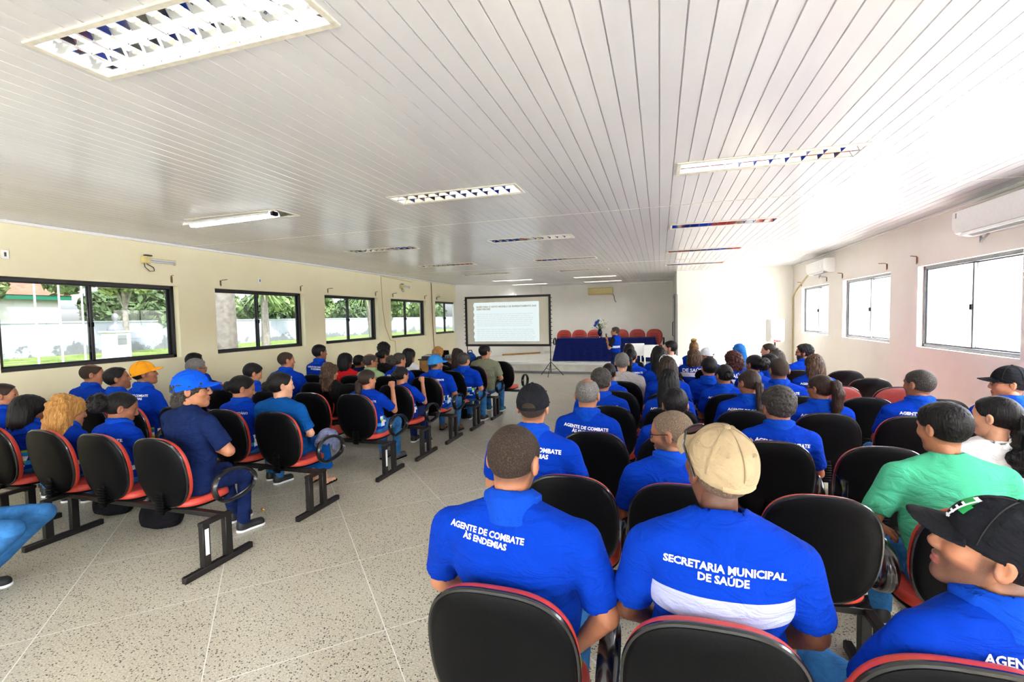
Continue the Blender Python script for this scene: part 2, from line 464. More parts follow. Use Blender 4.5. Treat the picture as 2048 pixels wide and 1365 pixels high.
class MB:
    """Collects boxes, tubes, sheets of one part; build() links them as one mesh object."""

    def __init__(self):
        self.v, self.f, self.mi = [], [], []
        self.cur = 0

    def add(self, verts, faces):
        o = len(self.v)
        self.v += [tuple(p) for p in verts]
        self.f += [tuple(i + o for i in q) for q in faces]
        self.mi += [self.cur] * len(faces)
        return self

    def box(self, c, s, bevel=0.0, rot=None):
        x, y, z = s[0] / 2, s[1] / 2, s[2] / 2
        b = min(bevel, 0.45 * min(s))
        if b <= 0:
            vs = [(i * x, j * y, k * z) for i in (-1, 1) for j in (-1, 1) for k in (-1, 1)]
            fs = [(0, 1, 3, 2), (4, 6, 7, 5), (0, 4, 5, 1), (2, 3, 7, 6), (0, 2, 6, 4), (1, 5, 7, 3)]
        else:
            vs, idx = [], {}
            for i in (-1, 1):
                for j in (-1, 1):
                    for k in (-1, 1):
                        for a in range(3):
                            p = [i * (x - b), j * (y - b), k * (z - b)]
                            p[a] = (i * x, j * y, k * z)[a]
                            idx[i, j, k, a] = len(vs)
                            vs.append(tuple(p))
            fs = []
            for a in range(3):
                u, w = (a + 1) % 3, (a + 2) % 3
                for sg in (-1, 1):
                    q = []
                    for (su, sw) in ((-1, -1), (1, -1), (1, 1), (-1, 1)):
                        t = [0, 0, 0]; t[a] = sg; t[u] = su; t[w] = sw
                        q.append(idx[t[0], t[1], t[2], a])
                    fs.append(tuple(q if sg > 0 else q[::-1]))
            for a in range(3):
                u, w = (a + 1) % 3, (a + 2) % 3
                for su in (-1, 1):
                    for sw in (-1, 1):
                        q = []
                        for sa in (-1, 1):
                            t = [0, 0, 0]; t[a] = sa; t[u] = su; t[w] = sw
                            q.append((idx[t[0], t[1], t[2], u], idx[t[0], t[1], t[2], w]))
                        r = (q[0][0], q[1][0], q[1][1], q[0][1])
                        fs.append(r if su * sw < 0 else r[::-1])
            for i in (-1, 1):
                for j in (-1, 1):
                    for k in (-1, 1):
                        r = tuple(idx[i, j, k, a] for a in range(3))
                        fs.append(r if i * j * k > 0 else r[::-1])
        m = Matrix.Translation(c)
        if rot is not None:
            m = m @ rot.to_4x4()
        return self.add([m @ Vector(p) for p in vs], fs)

    def bar(self, a, b, w, h, bevel=0.0):
        a, b = Vector(a), Vector(b)
        d = b - a
        up = Vector((0, 0, 1)) if abs(d.normalized().z) < 0.95 else Vector((0, 1, 0))
        y = d.normalized()
        x = y.cross(up).normalized()
        z = x.cross(y)
        return self.box((a + b) / 2, (w, d.length, h), bevel, Matrix((x, y, z)).transposed())

    def tube(self, pts, r, n=8, closed=False, cap=True, flat=None):
        """Sweep along points; r a number or a list; flat=(sx, sz) squashes the section."""
        pts = [Vector(p) for p in pts]
        N = len(pts)
        rr = r if isinstance(r, (list, tuple)) else [r] * N
        vs, fs = [], []
        prev = None
        for k, p in enumerate(pts):
            if closed:
                t = (pts[(k + 1) % N] - pts[k - 1]).normalized()
            else:
                t = (pts[min(k + 1, N - 1)] - pts[max(k - 1, 0)]).normalized()
            if prev is None:
                prev = Vector((0, 0, 1)) if abs(t.z) < 0.9 else Vector((1, 0, 0))
            u = (prev - t * prev.dot(t))
            u = u.normalized() if u.length > 1e-6 else t.orthogonal().normalized()
            prev = u
            w = t.cross(u)
            fx, fz = flat or (1, 1)
            for q in range(n):
                a = 2 * math.pi * q / n
                vs.append(p + u * math.cos(a) * rr[k] * fx + w * math.sin(a) * rr[k] * fz)
        for k in range(N if closed else N - 1):
            for q in range(n):
                a, b = k * n + q, k * n + (q + 1) % n
                c, d = ((k + 1) % N) * n + (q + 1) % n, ((k + 1) % N) * n + q
                fs.append((a, b, c, d))
        if cap and not closed:
            fs.append(tuple(range(n))[::-1])
            fs.append(tuple(range((N - 1) * n, N * n)))
        return self.add(vs, fs)

    def cyl(self, a, b, r, n=16, r2=None):
        return self.tube([a, b], [r, r if r2 is None else r2], n)

    def lathe(self, prof, n=20, c=(0, 0, 0)):
        vs, fs = [], []
        for (r, z) in prof:
            for q in range(n):
                a = 2 * math.pi * q / n
                vs.append((c[0] + r * math.cos(a), c[1] + r * math.sin(a), c[2] + z))
        for k in range(len(prof) - 1):
            for q in range(n):
                fs.append((k * n + q, k * n + (q + 1) % n, (k + 1) * n + (q + 1) % n, (k + 1) * n + q))
        fs.append(tuple(range(n))[::-1])
        fs.append(tuple(range((len(prof) - 1) * n, len(prof) * n)))
        return self.add(vs, fs)

    def quad(self, a, b, c, d):
        return self.add([a, b, c, d], [(0, 1, 2, 3)])

    def mesh(self, name, mats, smooth=True, angle=40):
        me = bpy.data.meshes.new(name)
        me.from_pydata(self.v, [], self.f)
        for m in (mats if isinstance(mats, (list, tuple)) else [mats]):
            me.materials.append(m)
        if any(self.mi):
            me.polygons.foreach_set('material_index', self.mi)
        if smooth:
            me.shade_smooth()
            me.set_sharp_from_angle(angle=math.radians(angle))
        me.update()
        return me

    def build(self, name, mats, parent=None, smooth=True, angle=40, loc=None):
        return link(name, self.mesh(name, mats, smooth, angle), parent, loc)


def link(name, me, parent=None, loc=None):
    o = bpy.data.objects.new(name, me)
    COL.objects.link(o)
    if parent is not None:
        o.parent = parent
    if loc is not None:
        o.location = loc
    return o


def tag(o, label, cat, group=None):
    o['label'] = label
    o['category'] = cat
    if group:
        o['group'] = group
    return o


def thing(name, label, cat, loc=(0, 0, 0), rz=0.0, group=None):
    o = bpy.data.objects.new(name, None)
    o.empty_display_size = 0.1
    COL.objects.link(o)
    o.location = loc
    o.rotation_euler = (0, 0, rz)
    return tag(o, label, cat, group)


def struct(name, mb, mat, parent=None, **kw):
    o = mb.build(name, mat, parent, **kw)
    if parent is None:
        o['kind'] = 'structure'
    return o


def copy_tree(root, loc=None, label=None, group=None):
    r = root.copy()
    COL.objects.link(r)
    if loc is not None:
        r.location = loc
    if label:
        r['label'] = label
    if group:
        r['group'] = group
    for ch in root.children:
        c = ch.copy(); COL.objects.link(c); c.parent = r
        for g in ch.children:
            d = g.copy(); COL.objects.link(d); d.parent = c
    return r


# ------------------------------------------------------------------ signed-distance modelling (numpy surface nets)


def rnd_lattice(seed, n=32):
    return np.random.default_rng(seed).random((n, n, n)).astype(np.float32)


LAT = rnd_lattice(7)


def vnoise(P, scale, off=0.0):
    """Smooth value noise in 0..1 at points P (..., 3)."""
    q = P * scale + off + 1000.0
    i = np.floor(q).astype(np.int64)
    f = q - i
    f = f * f * (3 - 2 * f)
    out = 0
    for a in (0, 1):
        for b in (0, 1):
            for c in (0, 1):
                w = (f[..., 0] if a else 1 - f[..., 0]) * (f[..., 1] if b else 1 - f[..., 1]) * (f[..., 2] if c else 1 - f[..., 2])
                out = out + w * LAT[(i[..., 0] + a) % 32, (i[..., 1] + b) % 32, (i[..., 2] + c) % 32]
    return out


def ell(P, c, r, yaw=0.0):
    d = P - np.asarray(c, np.float32)
    if yaw:
        cs, sn = math.cos(yaw), math.sin(yaw)
        d = np.stack([d[..., 0] * cs + d[..., 1] * sn, -d[..., 0] * sn + d[..., 1] * cs, d[..., 2]], -1)
    r = np.asarray(r, np.float32)
    k0 = np.sqrt(((d / r) ** 2).sum(-1))
    k1 = np.sqrt(((d / (r * r)) ** 2).sum(-1)) + 1e-9
    return k0 * (k0 - 1.0) / k1


def cone(P, a, b, ra, rb):
    a = np.asarray(a, np.float32); b = np.asarray(b, np.float32)
    d = b - a
    L2 = float(d @ d) + 1e-12
    t = np.clip(((P - a) @ d) / L2, 0, 1)
    q = P - a - t[..., None] * d
    return np.sqrt((q * q).sum(-1)) - (ra + (rb - ra) * t)


def smin(a, b, k):
    h = np.clip(0.5 + 0.5 * (b - a) / k, 0, 1)
    return b + (a - b) * h - k * h * (1 - h)


def smax(a, b, k):
    return -smin(-a, -b, k)


def grid(lo, hi, step):
    ax = [np.arange(lo[k], hi[k] + step, step, dtype=np.float32) for k in range(3)]
    X, Y, Z = np.meshgrid(*ax, indexing='ij')
    return ax, np.stack([X, Y, Z], -1)


def surfnet(ax, f):
    """Naive surface nets: inside where f < 0; returns (verts, quads)."""
    nx, ny, nz = f.shape
    s = f < 0
    c = np.zeros((nx - 1, ny - 1, nz - 1), np.int8)
    for i in (0, 1):
        for j in (0, 1):
            for k in (0, 1):
                c += s[i:nx - 1 + i, j:ny - 1 + j, k:nz - 1 + k]
    act = (c > 0) & (c < 8)
    I = np.argwhere(act)
    if len(I) == 0:
        return np.zeros((0, 3)), np.zeros((0, 4), int)
    ids = -np.ones(act.shape, np.int64)
    ids[act] = np.arange(len(I))
    corner = {}
    for i in (0, 1):
        for j in (0, 1):
            for k in (0, 1):
                corner[i, j, k] = f[I[:, 0] + i, I[:, 1] + j, I[:, 2] + k]
    acc = np.zeros((len(I), 3)); cnt = np.zeros(len(I))
    keys = list(corner)
    for p in keys:
        for a in range(3):
            if p[a] == 0:
                q = list(p); q[a] = 1; q = tuple(q)
                fa, fb = corner[p], corner[q]
                m = (fa < 0) != (fb < 0)
                t = fa / (fa - fb + 1e-20)
                pos = np.array(p, float)[None, :].repeat(len(I), 0)
                pos[:, a] = t
                acc[m] += pos[m]; cnt[m] += 1
    off = acc / np.maximum(cnt, 1)[:, None]
    verts = np.empty((len(I), 3))
    for a in range(3):
        g = ax[a].astype(float)
        verts[:, a] = g[I[:, a]] + off[:, a] * (g[I[:, a] + 1] - g[I[:, a]])
    quads = []
    for a in range(3):
        b, d = (a + 1) % 3, (a + 2) % 3
        sl = [slice(None)] * 3
        lo = list(sl); hi = list(sl)
        lo[a] = slice(0, -1); hi[a] = slice(1, None)
        A, B = s[tuple(lo)], s[tuple(hi)]
        E = np.argwhere(A != B)
        E = E[(E[:, b] > 0) & (E[:, b] < f.shape[b] - 1) & (E[:, d] > 0) & (E[:, d] < f.shape[d] - 1)]
        if not len(E):
            continue
        sg = A[E[:, 0], E[:, 1], E[:, 2]]

        def cell(db, dd):
            q = E.copy(); q[:, b] += db; q[:, d] += dd
            return ids[q[:, 0], q[:, 1], q[:, 2]]
        Q = np.stack([cell(-1, -1), cell(0, -1), cell(0, 0), cell(-1, 0)], 1)
        Q[~sg] = Q[~sg][:, ::-1]
        quads.append(Q)
    return verts, np.concatenate(quads)


def net(lo, hi, step, fn):
    ax, P = grid(lo, hi, step)
    return surfnet(ax, fn(P).astype(np.float32))


def npmesh(name, v, f, mats, mi=None, smooth=True):
    me = bpy.data.meshes.new(name)
    me.vertices.add(len(v))
    me.vertices.foreach_set('co', np.asarray(v, np.float32).ravel())
    f = np.asarray(f, np.int32)
    me.loops.add(f.size)
    me.loops.foreach_set('vertex_index', f.ravel())
    me.polygons.add(len(f))
    me.polygons.foreach_set('loop_start', np.arange(0, f.size, f.shape[1], dtype=np.int32))
    for m in mats:
        me.materials.append(m)
    if mi is not None:
        me.polygons.foreach_set('material_index', np.asarray(mi, np.int32))
    me.update(calc_edges=True)
    me.validate()
    if smooth:
        me.shade_smooth()
    return me


def text_mesh(body, size, bold=0.0, align='CENTER', line=1.0):
    cu_ = bpy.data.curves.new('lettering', 'FONT')
    cu_.body = body
    cu_.size = size
    cu_.offset = bold
    cu_.align_x = align
    cu_.space_line = line
    cu_.resolution_u = 2
    cu_.fill_mode = 'FRONT'
    o = bpy.data.objects.new('lettering', cu_)
    COL.objects.link(o)
    dg = bpy.context.evaluated_depsgraph_get()
    dg.update()
    me = bpy.data.meshes.new_from_object(o.evaluated_get(dg))
    bpy.data.objects.remove(o)
    bpy.data.curves.remove(cu_)
    return me

# ------------------------------------------------------------------ the room shell


def slab(holes, u0, u1, z0, z1, face, back, axis):
    """A wall with rectangular openings; u runs along the wall; axis 'X' = wall of constant x, 'Y' = of constant y."""
    us = sorted({u0, u1} | {h[0] for h in holes} | {h[1] for h in holes})
    zs = sorted({z0, z1} | {h[2] for h in holes} | {h[3] for h in holes})
    mb = MB()

    def P(u, z, d):
        return (d, u, z) if axis == 'X' else (u, d, z)
    for i in range(len(us) - 1):
        for j in range(len(zs) - 1):
            um, zm = (us[i] + us[i + 1]) / 2, (zs[j] + zs[j + 1]) / 2
            if any(h[0] < um < h[1] and h[2] < zm < h[3] for h in holes):
                continue
            for d in (face, back):
                mb.quad(P(us[i], zs[j], d), P(us[i + 1], zs[j], d), P(us[i + 1], zs[j + 1], d), P(us[i], zs[j + 1], d))
    for (a, b, c, d) in list(holes) + [(u0, u1, z0, z1)]:
        for (p, q) in (((a, c), (b, c)), ((b, c), (b, d)), ((b, d), (a, d)), ((a, d), (a, c))):
            mb.quad(P(*p, face), P(*q, face), P(*q, back), P(*p, back))
    return mb


struct('floor', MB().quad((XL - 0.3, Y_REAR - 0.3, 0), (XR + 0.3, Y_REAR - 0.3, 0), (XR + 0.3, Y_BACK, 0), (XL - 0.3, Y_BACK, 0)), M['terrazzo'])
WT = 0.26
struct('wall_left', slab([(a, b, SILL, HEAD) for a, b in LWIN], Y_REAR, Y_BACK, -0.02, ZC + 0.2, XL, XL - WT, 'X'), M['plaster_cream'], smooth=False)
struct('wall_right', slab([(a, b, SILL, HEAD) for a, b in RWIN], Y_REAR, Y_BLOCK + 0.2, -0.02, ZC + 0.2, XR, XR + WT, 'X'), M['plaster_pink'], smooth=False)
struct('wall_rear', slab([(a, b, 0.2, 2.7) for a, b in REAR_FILL], XL - WT, XR + WT, -0.02, ZC + 0.2, Y_REAR, Y_REAR - WT, 'Y'), M['plaster_white'], smooth=False)
b_ = MB()
b_.box(((X_BLOCK + XR + WT) / 2, (Y_BLOCK + Y_BACK + 0.2) / 2, (ZC + 0.18) / 2), (XR + WT - X_BLOCK, Y_BACK + 0.2 - Y_BLOCK, ZC + 0.22))
struct('wall_partition', b_, M['plaster_white'], smooth=False)
struct('wall_back', MB().box(((-4.6 + X_BLOCK) / 2, Y_BACK + 0.1, ZC / 2 + 0.08), (X_BLOCK + 4.9, 0.2, ZC + 0.24)), M['plaster_white'], smooth=False)
# the angled wall that cuts off the far left corner
b_ = MB()
pa, pb = Vector((XL - 0.05, 16.95, 0)), Vector((-4.72, 19.75, 0))
b_.bar(pa + Vector((-0.07, 0.07, ZC / 2 + 0.08)), pb + Vector((-0.07, 0.07, ZC / 2 + 0.08)), 0.2, ZC + 0.24)
struct('wall_corner', b_, M['plaster_white'], smooth=False)
b_ = MB()
b_.bar(pa.lerp(pb, 0.5) + Vector((0.06, -0.06, STAGE_Z + 0.03)), pb.lerp(pa, 0.06) + Vector((0.06, -0.06, STAGE_Z + 0.03)), 0.05, 0.06)
struct('baseboard_corner', b_, M['wood_desk'], smooth=False)

# stage platform
b_ = MB()
b_.box(((-6.95 + X_BLOCK) / 2, (STAGE_Y + Y_BACK) / 2, STAGE_Z / 2), (X_BLOCK + 6.95, Y_BACK - STAGE_Y, STAGE_Z - 0.004), 0.012)
stage = struct('floor_stage', b_, M['concrete'], smooth=False)
struct('trim_stage', MB().box(((-6.95 + X_BLOCK) / 2, STAGE_Y - 0.012, STAGE_Z - 0.03), (X_BLOCK + 6.9, 0.03, 0.05), 0.006), M['white_matte'])
struct('baseboard_stage', MB().box(((-6.95 + X_BLOCK) / 2, STAGE_Y - 0.012, 0.04), (X_BLOCK + 6.9, 0.03, 0.075), 0.004), M['mid_grey'])
b_ = MB()
b_.box(((-4.7 + X_BLOCK) / 2, Y_BACK - 0.015, STAGE_Z + 0.05), (4.7 + X_BLOCK, 0.03, 0.1))
struct('baseboard_back', b_, M['cream_trim'])

# ceiling: PVC panels with V joints, rectangular openings for the recessed lights
PITCHX, XG0 = 0.118, 0.004
LIGHT_X = {'l': -4.92, 'm': -2.05, 'r': 0.87}
LIGHT_W, LIGHT_D = 1.44, 0.37
LIGHTS = [('m', 1.66), ('r', 4.6), ('m', 4.67), ('l', 4.69), ('r', 7.56), ('m', 7.72), ('l', 7.76), ('r', 10.52), ('m', 10.75), ('l', 10.65),
          ('r', 13.3), ('m', 13.52), ('l', 13.35), ('m', 16.0), ('l', 16.0), ('m', 18.3), ('l', 18.3), ('r', 1.66), ('l', 1.66)]
LH = []
for c, y in LIGHTS:
    x = LIGHT_X[c]
    LH.append((x - LIGHT_W / 2 + 0.03, x + LIGHT_W / 2 - 0.03, y - LIGHT_D / 2 + 0.03, y + LIGHT_D / 2 - 0.03))
prof = []
k0 = int((XL - XG0) / PITCHX) - 1
for k in range(k0, int((XR - XG0) / PITCHX) + 2):
    g = XG0 + k * PITCHX
    for dx, dz in ((-0.0045, 0), (-0.002, 0.009), (0.002, 0.009), (0.0045, 0), (0.02, 0.0006), (0.035, 0), (0.06, 0.0006), (0.085, 0), (0.1, 0.0006)):
        if XL - 0.02 <= g + dx <= XR + 0.02:
            prof.append((g + dx, ZC + dz))
xs = sorted({p[0] for p in prof} | {h[0] for h in LH} | {h[1] for h in LH})
pz = np.interp(xs, [p[0] for p in prof], [p[1] for p in prof])
ys = sorted({Y_REAR - 0.1, Y_BACK + 0.1} | {h[2] for h in LH} | {h[3] for h in LH})
cv = [(x, y, z) for y in ys for x, z in zip(xs, pz)]
n_ = len(xs)
cfc = []
for j in range(len(ys) - 1):
    ym = (ys[j] + ys[j + 1]) / 2
    hs = [h for h in LH if h[2] < ym < h[3]]
    for i in range(n_ - 1):
        xm = (xs[i] + xs[i + 1]) / 2
        if any(h[0] < xm < h[1] for h in hs):
            continue
        cfc.append((j * n_ + i, (j + 1) * n_ + i, (j + 1) * n_ + i + 1, j * n_ + i + 1))
m_, nt_, bs_ = new_mat('pvc_panel')
nn = node(nt_, 'ShaderNodeTexNoise', Scale=1.6, Detail=3.0)
nt_.links.new(coords(nt_, (1, 0.15, 1)), nn.inputs['Vector'])
rr_ = ramp(nt_, nn.outputs['Fac'], [(0.35, srgb(208, 207, 211)), (0.65, srgb(217, 216, 219))])
nt_.links.new(rr_.outputs[0], bs_.inputs['Base Color'])
bs_.inputs['Roughness'].default_value = 0.19
bs_.inputs['Specular IOR Level'].default_value = 0.6
wv = node(nt_, 'ShaderNodeTexNoise', Scale=1.0, Detail=2.0)
nt_.links.new(coords(nt_, (260, 0.6, 1)), wv.inputs['Vector'])
bump(nt_, bs_, wv.outputs['Fac'], 0.10, 0.004)
M['pvc'] = m_
b_ = MB(); b_.add(cv, cfc)
struct('ceiling', b_, M['pvc'], angle=25)
# roof slab above the panels so that no daylight leaks in, with unseen eaves added to keep direct sun out
b_ = MB()
b_.box(((XL + XR) / 2, (Y_REAR + Y_BACK) / 2, ZC + 0.5), (XR - XL + 1.7, Y_BACK - Y_REAR + 1.2, 0.12))
struct('ceiling_roof', b_, M['concrete'], smooth=False)
# joint covers across the panels and the edge moulding
for y in (6.1, 12.15, 18.2, 0.05):
    struct('trim_joint', MB().box(((XL + XR) / 2, y, ZC - 0.001), (XR - XL, 0.012, 0.005)), M['cream_trim'])
struct('trim_left', MB().box((XL + 0.02, (Y_REAR + 17) / 2, ZC - 0.02), (0.045, 17 - Y_REAR, 0.04), 0.008), M['white_gloss'])
struct('trim_right', MB().box((XR - 0.02, (Y_REAR + Y_BLOCK) / 2, ZC - 0.02), (0.045, Y_BLOCK - Y_REAR, 0.04), 0.008), M['white_gloss'])
struct('trim_back', MB().box(((-4.7 + X_BLOCK) / 2, Y_BACK - 0.02, ZC - 0.02), (4.7 + X_BLOCK, 0.045, 0.04), 0.008), M['white_gloss'])


def window(k, side, a, b):
    x = XL - 0.15 if side == 'left' else XR + 0.12
    fm = M['black_frame'] if side == 'left' else M['grey_frame']
    gl = M['glass_tinted'] if side == 'left' else M['glass_clear']
    t = 0.05 if side == 'left' else 0.045
    mb = MB()
    ym, zm = (a + b) / 2, (SILL + HEAD) / 2
    mb.box((x, ym, HEAD - t / 2), (0.10, b - a, t), 0.004)
    mb.box((x, ym, SILL + t / 2), (0.10, b - a, t), 0.004)
    mb.box((x, a + t / 2, zm), (0.10, t, HEAD - SILL), 0.004)
    mb.box((x, b - t / 2, zm), (0.10, t, HEAD - SILL), 0.004)
    root = mb.build('window_%d' % k, fm)
    root['kind'] = 'structure'
    s = 0.034
    m = a + (b - a) * 0.47
    for (p, q, dx) in ((a + t, m + 0.022, 0.018), (m - 0.022, b - t, -0.018)):
        f = MB()
        z0, z1 = SILL + t, HEAD - t
        f.box((x + dx, (p + q) / 2, z1 - s / 4), (0.03, q - p, s / 2), 0.003)
        f.box((x + dx, (p + q) / 2, z0 + s / 4), (0.03, q - p, s / 2), 0.003)
        f.box((x + dx, p + s / 2, (z0 + z1) / 2), (0.03, s, z1 - z0), 0.003)
        f.box((x + dx, q - s / 2, (z0 + z1) / 2), (0.03, s, z1 - z0), 0.003)
        sash = f.build('sash', fm, root)
        MB().quad((x + dx, p + 0.015, z0 + 0.01), (x + dx, q - 0.015, z0 + 0.01), (x + dx, q - 0.015, z1 - 0.01), (x + dx, p + 0.015, z1 - 0.01)).build('pane', gl, sash, smooth=False)
    d = 1 if side == 'left' else -1
    MB().box((x + d * 0.045, m, zm - 0.02), (0.03, 0.03, 0.07), 0.006).build('latch', M['black_plastic'], root)


k = 1
for a, b in LWIN:
    window(k, 'left', a, b); k += 1
for a, b in RWIN:
    window(k, 'right', a, b); k += 1
for a, b in REAR_FILL:  # glazing of the added rear fill openings
    mb = MB()
    for u in (a + 0.03, (a + b) / 2, b - 0.03):
        mb.box((u, Y_REAR - 0.13, 1.45), (0.06, 0.06, 2.5))
    for z in (0.23, 2.67):
        mb.box(((a + b) / 2, Y_REAR - 0.13, z), (b - a, 0.06, 0.06))
    o = mb.build('window_%d' % k, M['grey_frame']); o['kind'] = 'structure'; k += 1
    MB().quad((a + 0.05, Y_REAR - 0.13, 0.25), (b - 0.05, Y_REAR - 0.13, 0.25), (b - 0.05, Y_REAR - 0.13, 2.65), (a + 0.05, Y_REAR - 0.13, 2.65)).build('pane', M['glass_clear'], o, smooth=False)

# sliding door in the side of the partition, seen almost edge-on
mb = MB()
mb.box((X_BLOCK - 0.02, 17.2, STAGE_Z + 1.05), (0.04, 0.9, 2.1), 0.004)
door = mb.build('door_1', M['white_matte']); door['kind'] = 'structure'
mb = MB()
for y in (16.7, 17.7):
    mb.box((X_BLOCK - 0.025, y, STAGE_Z + 1.08), (0.05, 0.07, 2.16), 0.004)
mb.box((X_BLOCK - 0.025, 17.2, STAGE_Z + 2.18), (0.05, 1.07, 0.07), 0.004)
mb.build('frame', M['mid_grey'], door)
MB().tube([(X_BLOCK - 0.04, 16.85, 1.15), (X_BLOCK - 0.085, 16.85, 1.18), (X_BLOCK - 0.085, 16.85, 1.62), (X_BLOCK - 0.04, 16.85, 1.65)], 0.012).build('door_handle', M['black_steel'], door)
struct('trim_partition', MB().box((X_BLOCK + 0.012, Y_BLOCK - 0.003, 1.25), (0.02, 0.012, 2.5)), M['mid_grey'])

# ------------------------------------------------------------------ recessed lights


def troffer_meshes(lit):
    w, d = LIGHT_W, LIGHT_D
    fr = MB()
    for sx in (-1, 1):
        fr.box((sx * (w / 2 - 0.017), 0, -0.005), (0.034, d, 0.012), 0.003)
    for sy in (-1, 1):
        fr.box((0, sy * (d / 2 - 0.017), -0.005), (w - 0.05, 0.034, 0.012), 0.003)
    # two parabolic mirror troughs
    tr = MB()
    iw, idp = w - 0.062, d - 0.062
    for s in (-1, 1):
        c = s * idp / 4
        n = 12
        ps = []
        for q in range(n + 1):
            u = -1 + 2 * q / n
            ps.append((c + u * idp / 4, 0.002 + 0.085 * (1 - u * u) ** 0.8))
        for q in range(n):
            tr.quad((-iw / 2, ps[q][0], ps[q][1]), (iw / 2, ps[q][0], ps[q][1]), (iw / 2, ps[q + 1][0], ps[q + 1][1]), (-iw / 2, ps[q + 1][0], ps[q + 1][1]))
    for s in (-1, 1):
        tr.quad((s * iw / 2, -idp / 2, 0), (s * iw / 2, idp / 2, 0), (s * iw / 2, idp / 2, 0.1), (s * iw / 2, -idp / 2, 0.1))
    lv = MB()
    for x in (0.0,):
        for s in (-1, 1):
            c = s * idp / 4
            h = idp / 4 - 0.004
            lv.add([(x - 0.011, c - h, 0.036), (x - 0.011, c + h, 0.036), (x - 0.001, c + h, 0.0), (x - 0.001, c - h, 0.0),
                    (x + 0.011, c - h, 0.036), (x + 0.011, c + h, 0.036), (x + 0.001, c + h, 0.0), (x + 0.001, c - h, 0.0)],
                   [(0, 1, 2, 3), (4, 7, 6, 5), (3, 2, 6, 7), (0, 4, 5, 1)])
    tb = []
    for s in (-1, 1):
        t = MB()
        t.cyl((-iw / 2 + 0.03, s * idp / 4, 0.055), (iw / 2 - 0.03, s * idp / 4, 0.055), 0.014, 10)
        tb.append(t.mesh('tube', {True: M['tube_on'], 'far': M['tube_fill'], False: M['tube_off']}[lit]))
    return fr.mesh('frame', M['cream_trim']), tr.mesh('reflector', M['mirror']), lv.mesh('louvre', M['mirror'], smooth=False), tb


TR = {s: troffer_meshes(s) for s in (True, False, 'far')}
COLN = {'l': 'left', 'm': 'middle', 'r': 'right'}
TLAB = {('m', 1.66): 'lit recessed fluorescent light with mirror louvres, nearest and largest on the ceiling',
        ('r', 4.6): 'unlit recessed mirror-louvre light reflecting red, nearest in the right column before the ceiling joint',
        ('m', 4.67): 'unlit recessed mirror-louvre light nearest in the middle column, just before the ceiling joint',
        ('r', 7.56): 'unlit louvre light second in the right column, first beyond the ceiling joint',
        ('m', 7.72): 'unlit louvre light in the middle column, first beyond the ceiling joint',
        ('l', 7.76): 'unlit louvre light in the left column, first beyond the hanging lit tube',
        ('r', 10.52): 'unlit louvre light third from the camera in the right ceiling column',
        ('m', 10.75): 'unlit louvre light second beyond the ceiling joint in the middle column',
        ('l', 10.65): 'unlit louvre light in the left column, second beyond the hanging lit tube',
        ('r', 13.3): 'unlit louvre light farthest in the right ceiling column, nearest the partition wall',
        ('m', 13.52): 'unlit louvre light third beyond the ceiling joint in the middle column',
        ('l', 13.35): 'unlit louvre light in the left column above the projection screen',
        ('m', 16.0): 'louvre light with added glow in the middle column over the stage front edge',
        ('l', 16.0): 'louvre light with added glow in the left column over the stage corner behind the screen',
        ('m', 18.3): 'farthest louvre light with added glow in the middle column, near the wall air conditioner',
        ('l', 18.3): 'farthest louvre light with added glow in the left column, near the angled corner wall',
        ('r', 1.66): 'unlit louvre light in the right column over the nearest seats',
        ('l', 1.66): 'unlit louvre light in the left column above the near left seats'}
for c, y in LIGHTS:
    if (c, y) == ('l', 4.69):
        continue
    lit = 'far' if y > 15 else (c, y) == ('m', 1.66)  # fixtures over the stage glow only as added fill
    fr, tr, lv, tb = TR[lit]
    t = thing('ceiling_light', TLAB[c, y], 'ceiling light', (LIGHT_X[c], y, ZC), 0, 'recessed ceiling lights')
    for nme, me in (('frame', fr), ('reflector', tr)):
        link(nme, me, t)
    for q in range(1, 11):
        link('louvre', lv, t, (-(LIGHT_W - 0.08) / 2 + (LIGHT_W - 0.08) * q / 11, 0, 0))
    for me in tb:
        link('tube', me, t)
# the lit light whose reflector tray hangs open
t = thing('ceiling_light', 'lit ceiling light with bare white tube tray hanging below the ceiling above the left windows', 'ceiling light', (LIGHT_X['l'], 4.69, ZC), 0, 'recessed ceiling lights')
fr, tr, lv, tb = TR[True]
link('frame', fr, t)
mb = MB()
mb.box((-0.02, 0, 0.06), (LIGHT_W - 0.08, LIGHT_D - 0.08, 0.02))
mb.build('housing', M['white_gloss'], t)
mb = MB()
for q in range(9):
    a0, a1 = math.pi * q / 8, math.pi * (q + 1) / 8
    if q < 8:
        mb.quad((-0.86, -0.09 * math.cos(a0), -0.05 + 0.07 * math.sin(a0)), (0.5, -0.09 * math.cos(a0), -0.02 + 0.07 * math.sin(a0)),
                (0.5, -0.09 * math.cos(a1), -0.02 + 0.07 * math.sin(a1)), (-0.86, -0.09 * math.cos(a1), -0.05 + 0.07 * math.sin(a1)))
mb.build('tray', M['white_gloss'], t)
MB().cyl((-0.82, 0, -0.04), (0.46, 0, -0.01), 0.024, 12).build('tube', emission('lit_tray_tube', (0.94, 0.97, 1, 1), 5.0), t)
MB().box((0.5, 0, -0.0), (0.06, 0.09, 0.05), 0.01).build('socket', M['black_plastic'], t)

# ------------------------------------------------------------------ tandem seating


def outline(n, hw, hh, p, taper):
    pts = []
    for k in range(n):
        a = 2 * math.pi * k / n
        c, s = math.cos(a), math.sin(a)
        x = hw * math.copysign(abs(c) ** (2 / p), c)
        z = hh * math.copysign(abs(s) ** (2 / p), s)
        x *= 1 - taper * max(0, -z / hh) ** 1.5
        pts.append((x, z))
    return pts


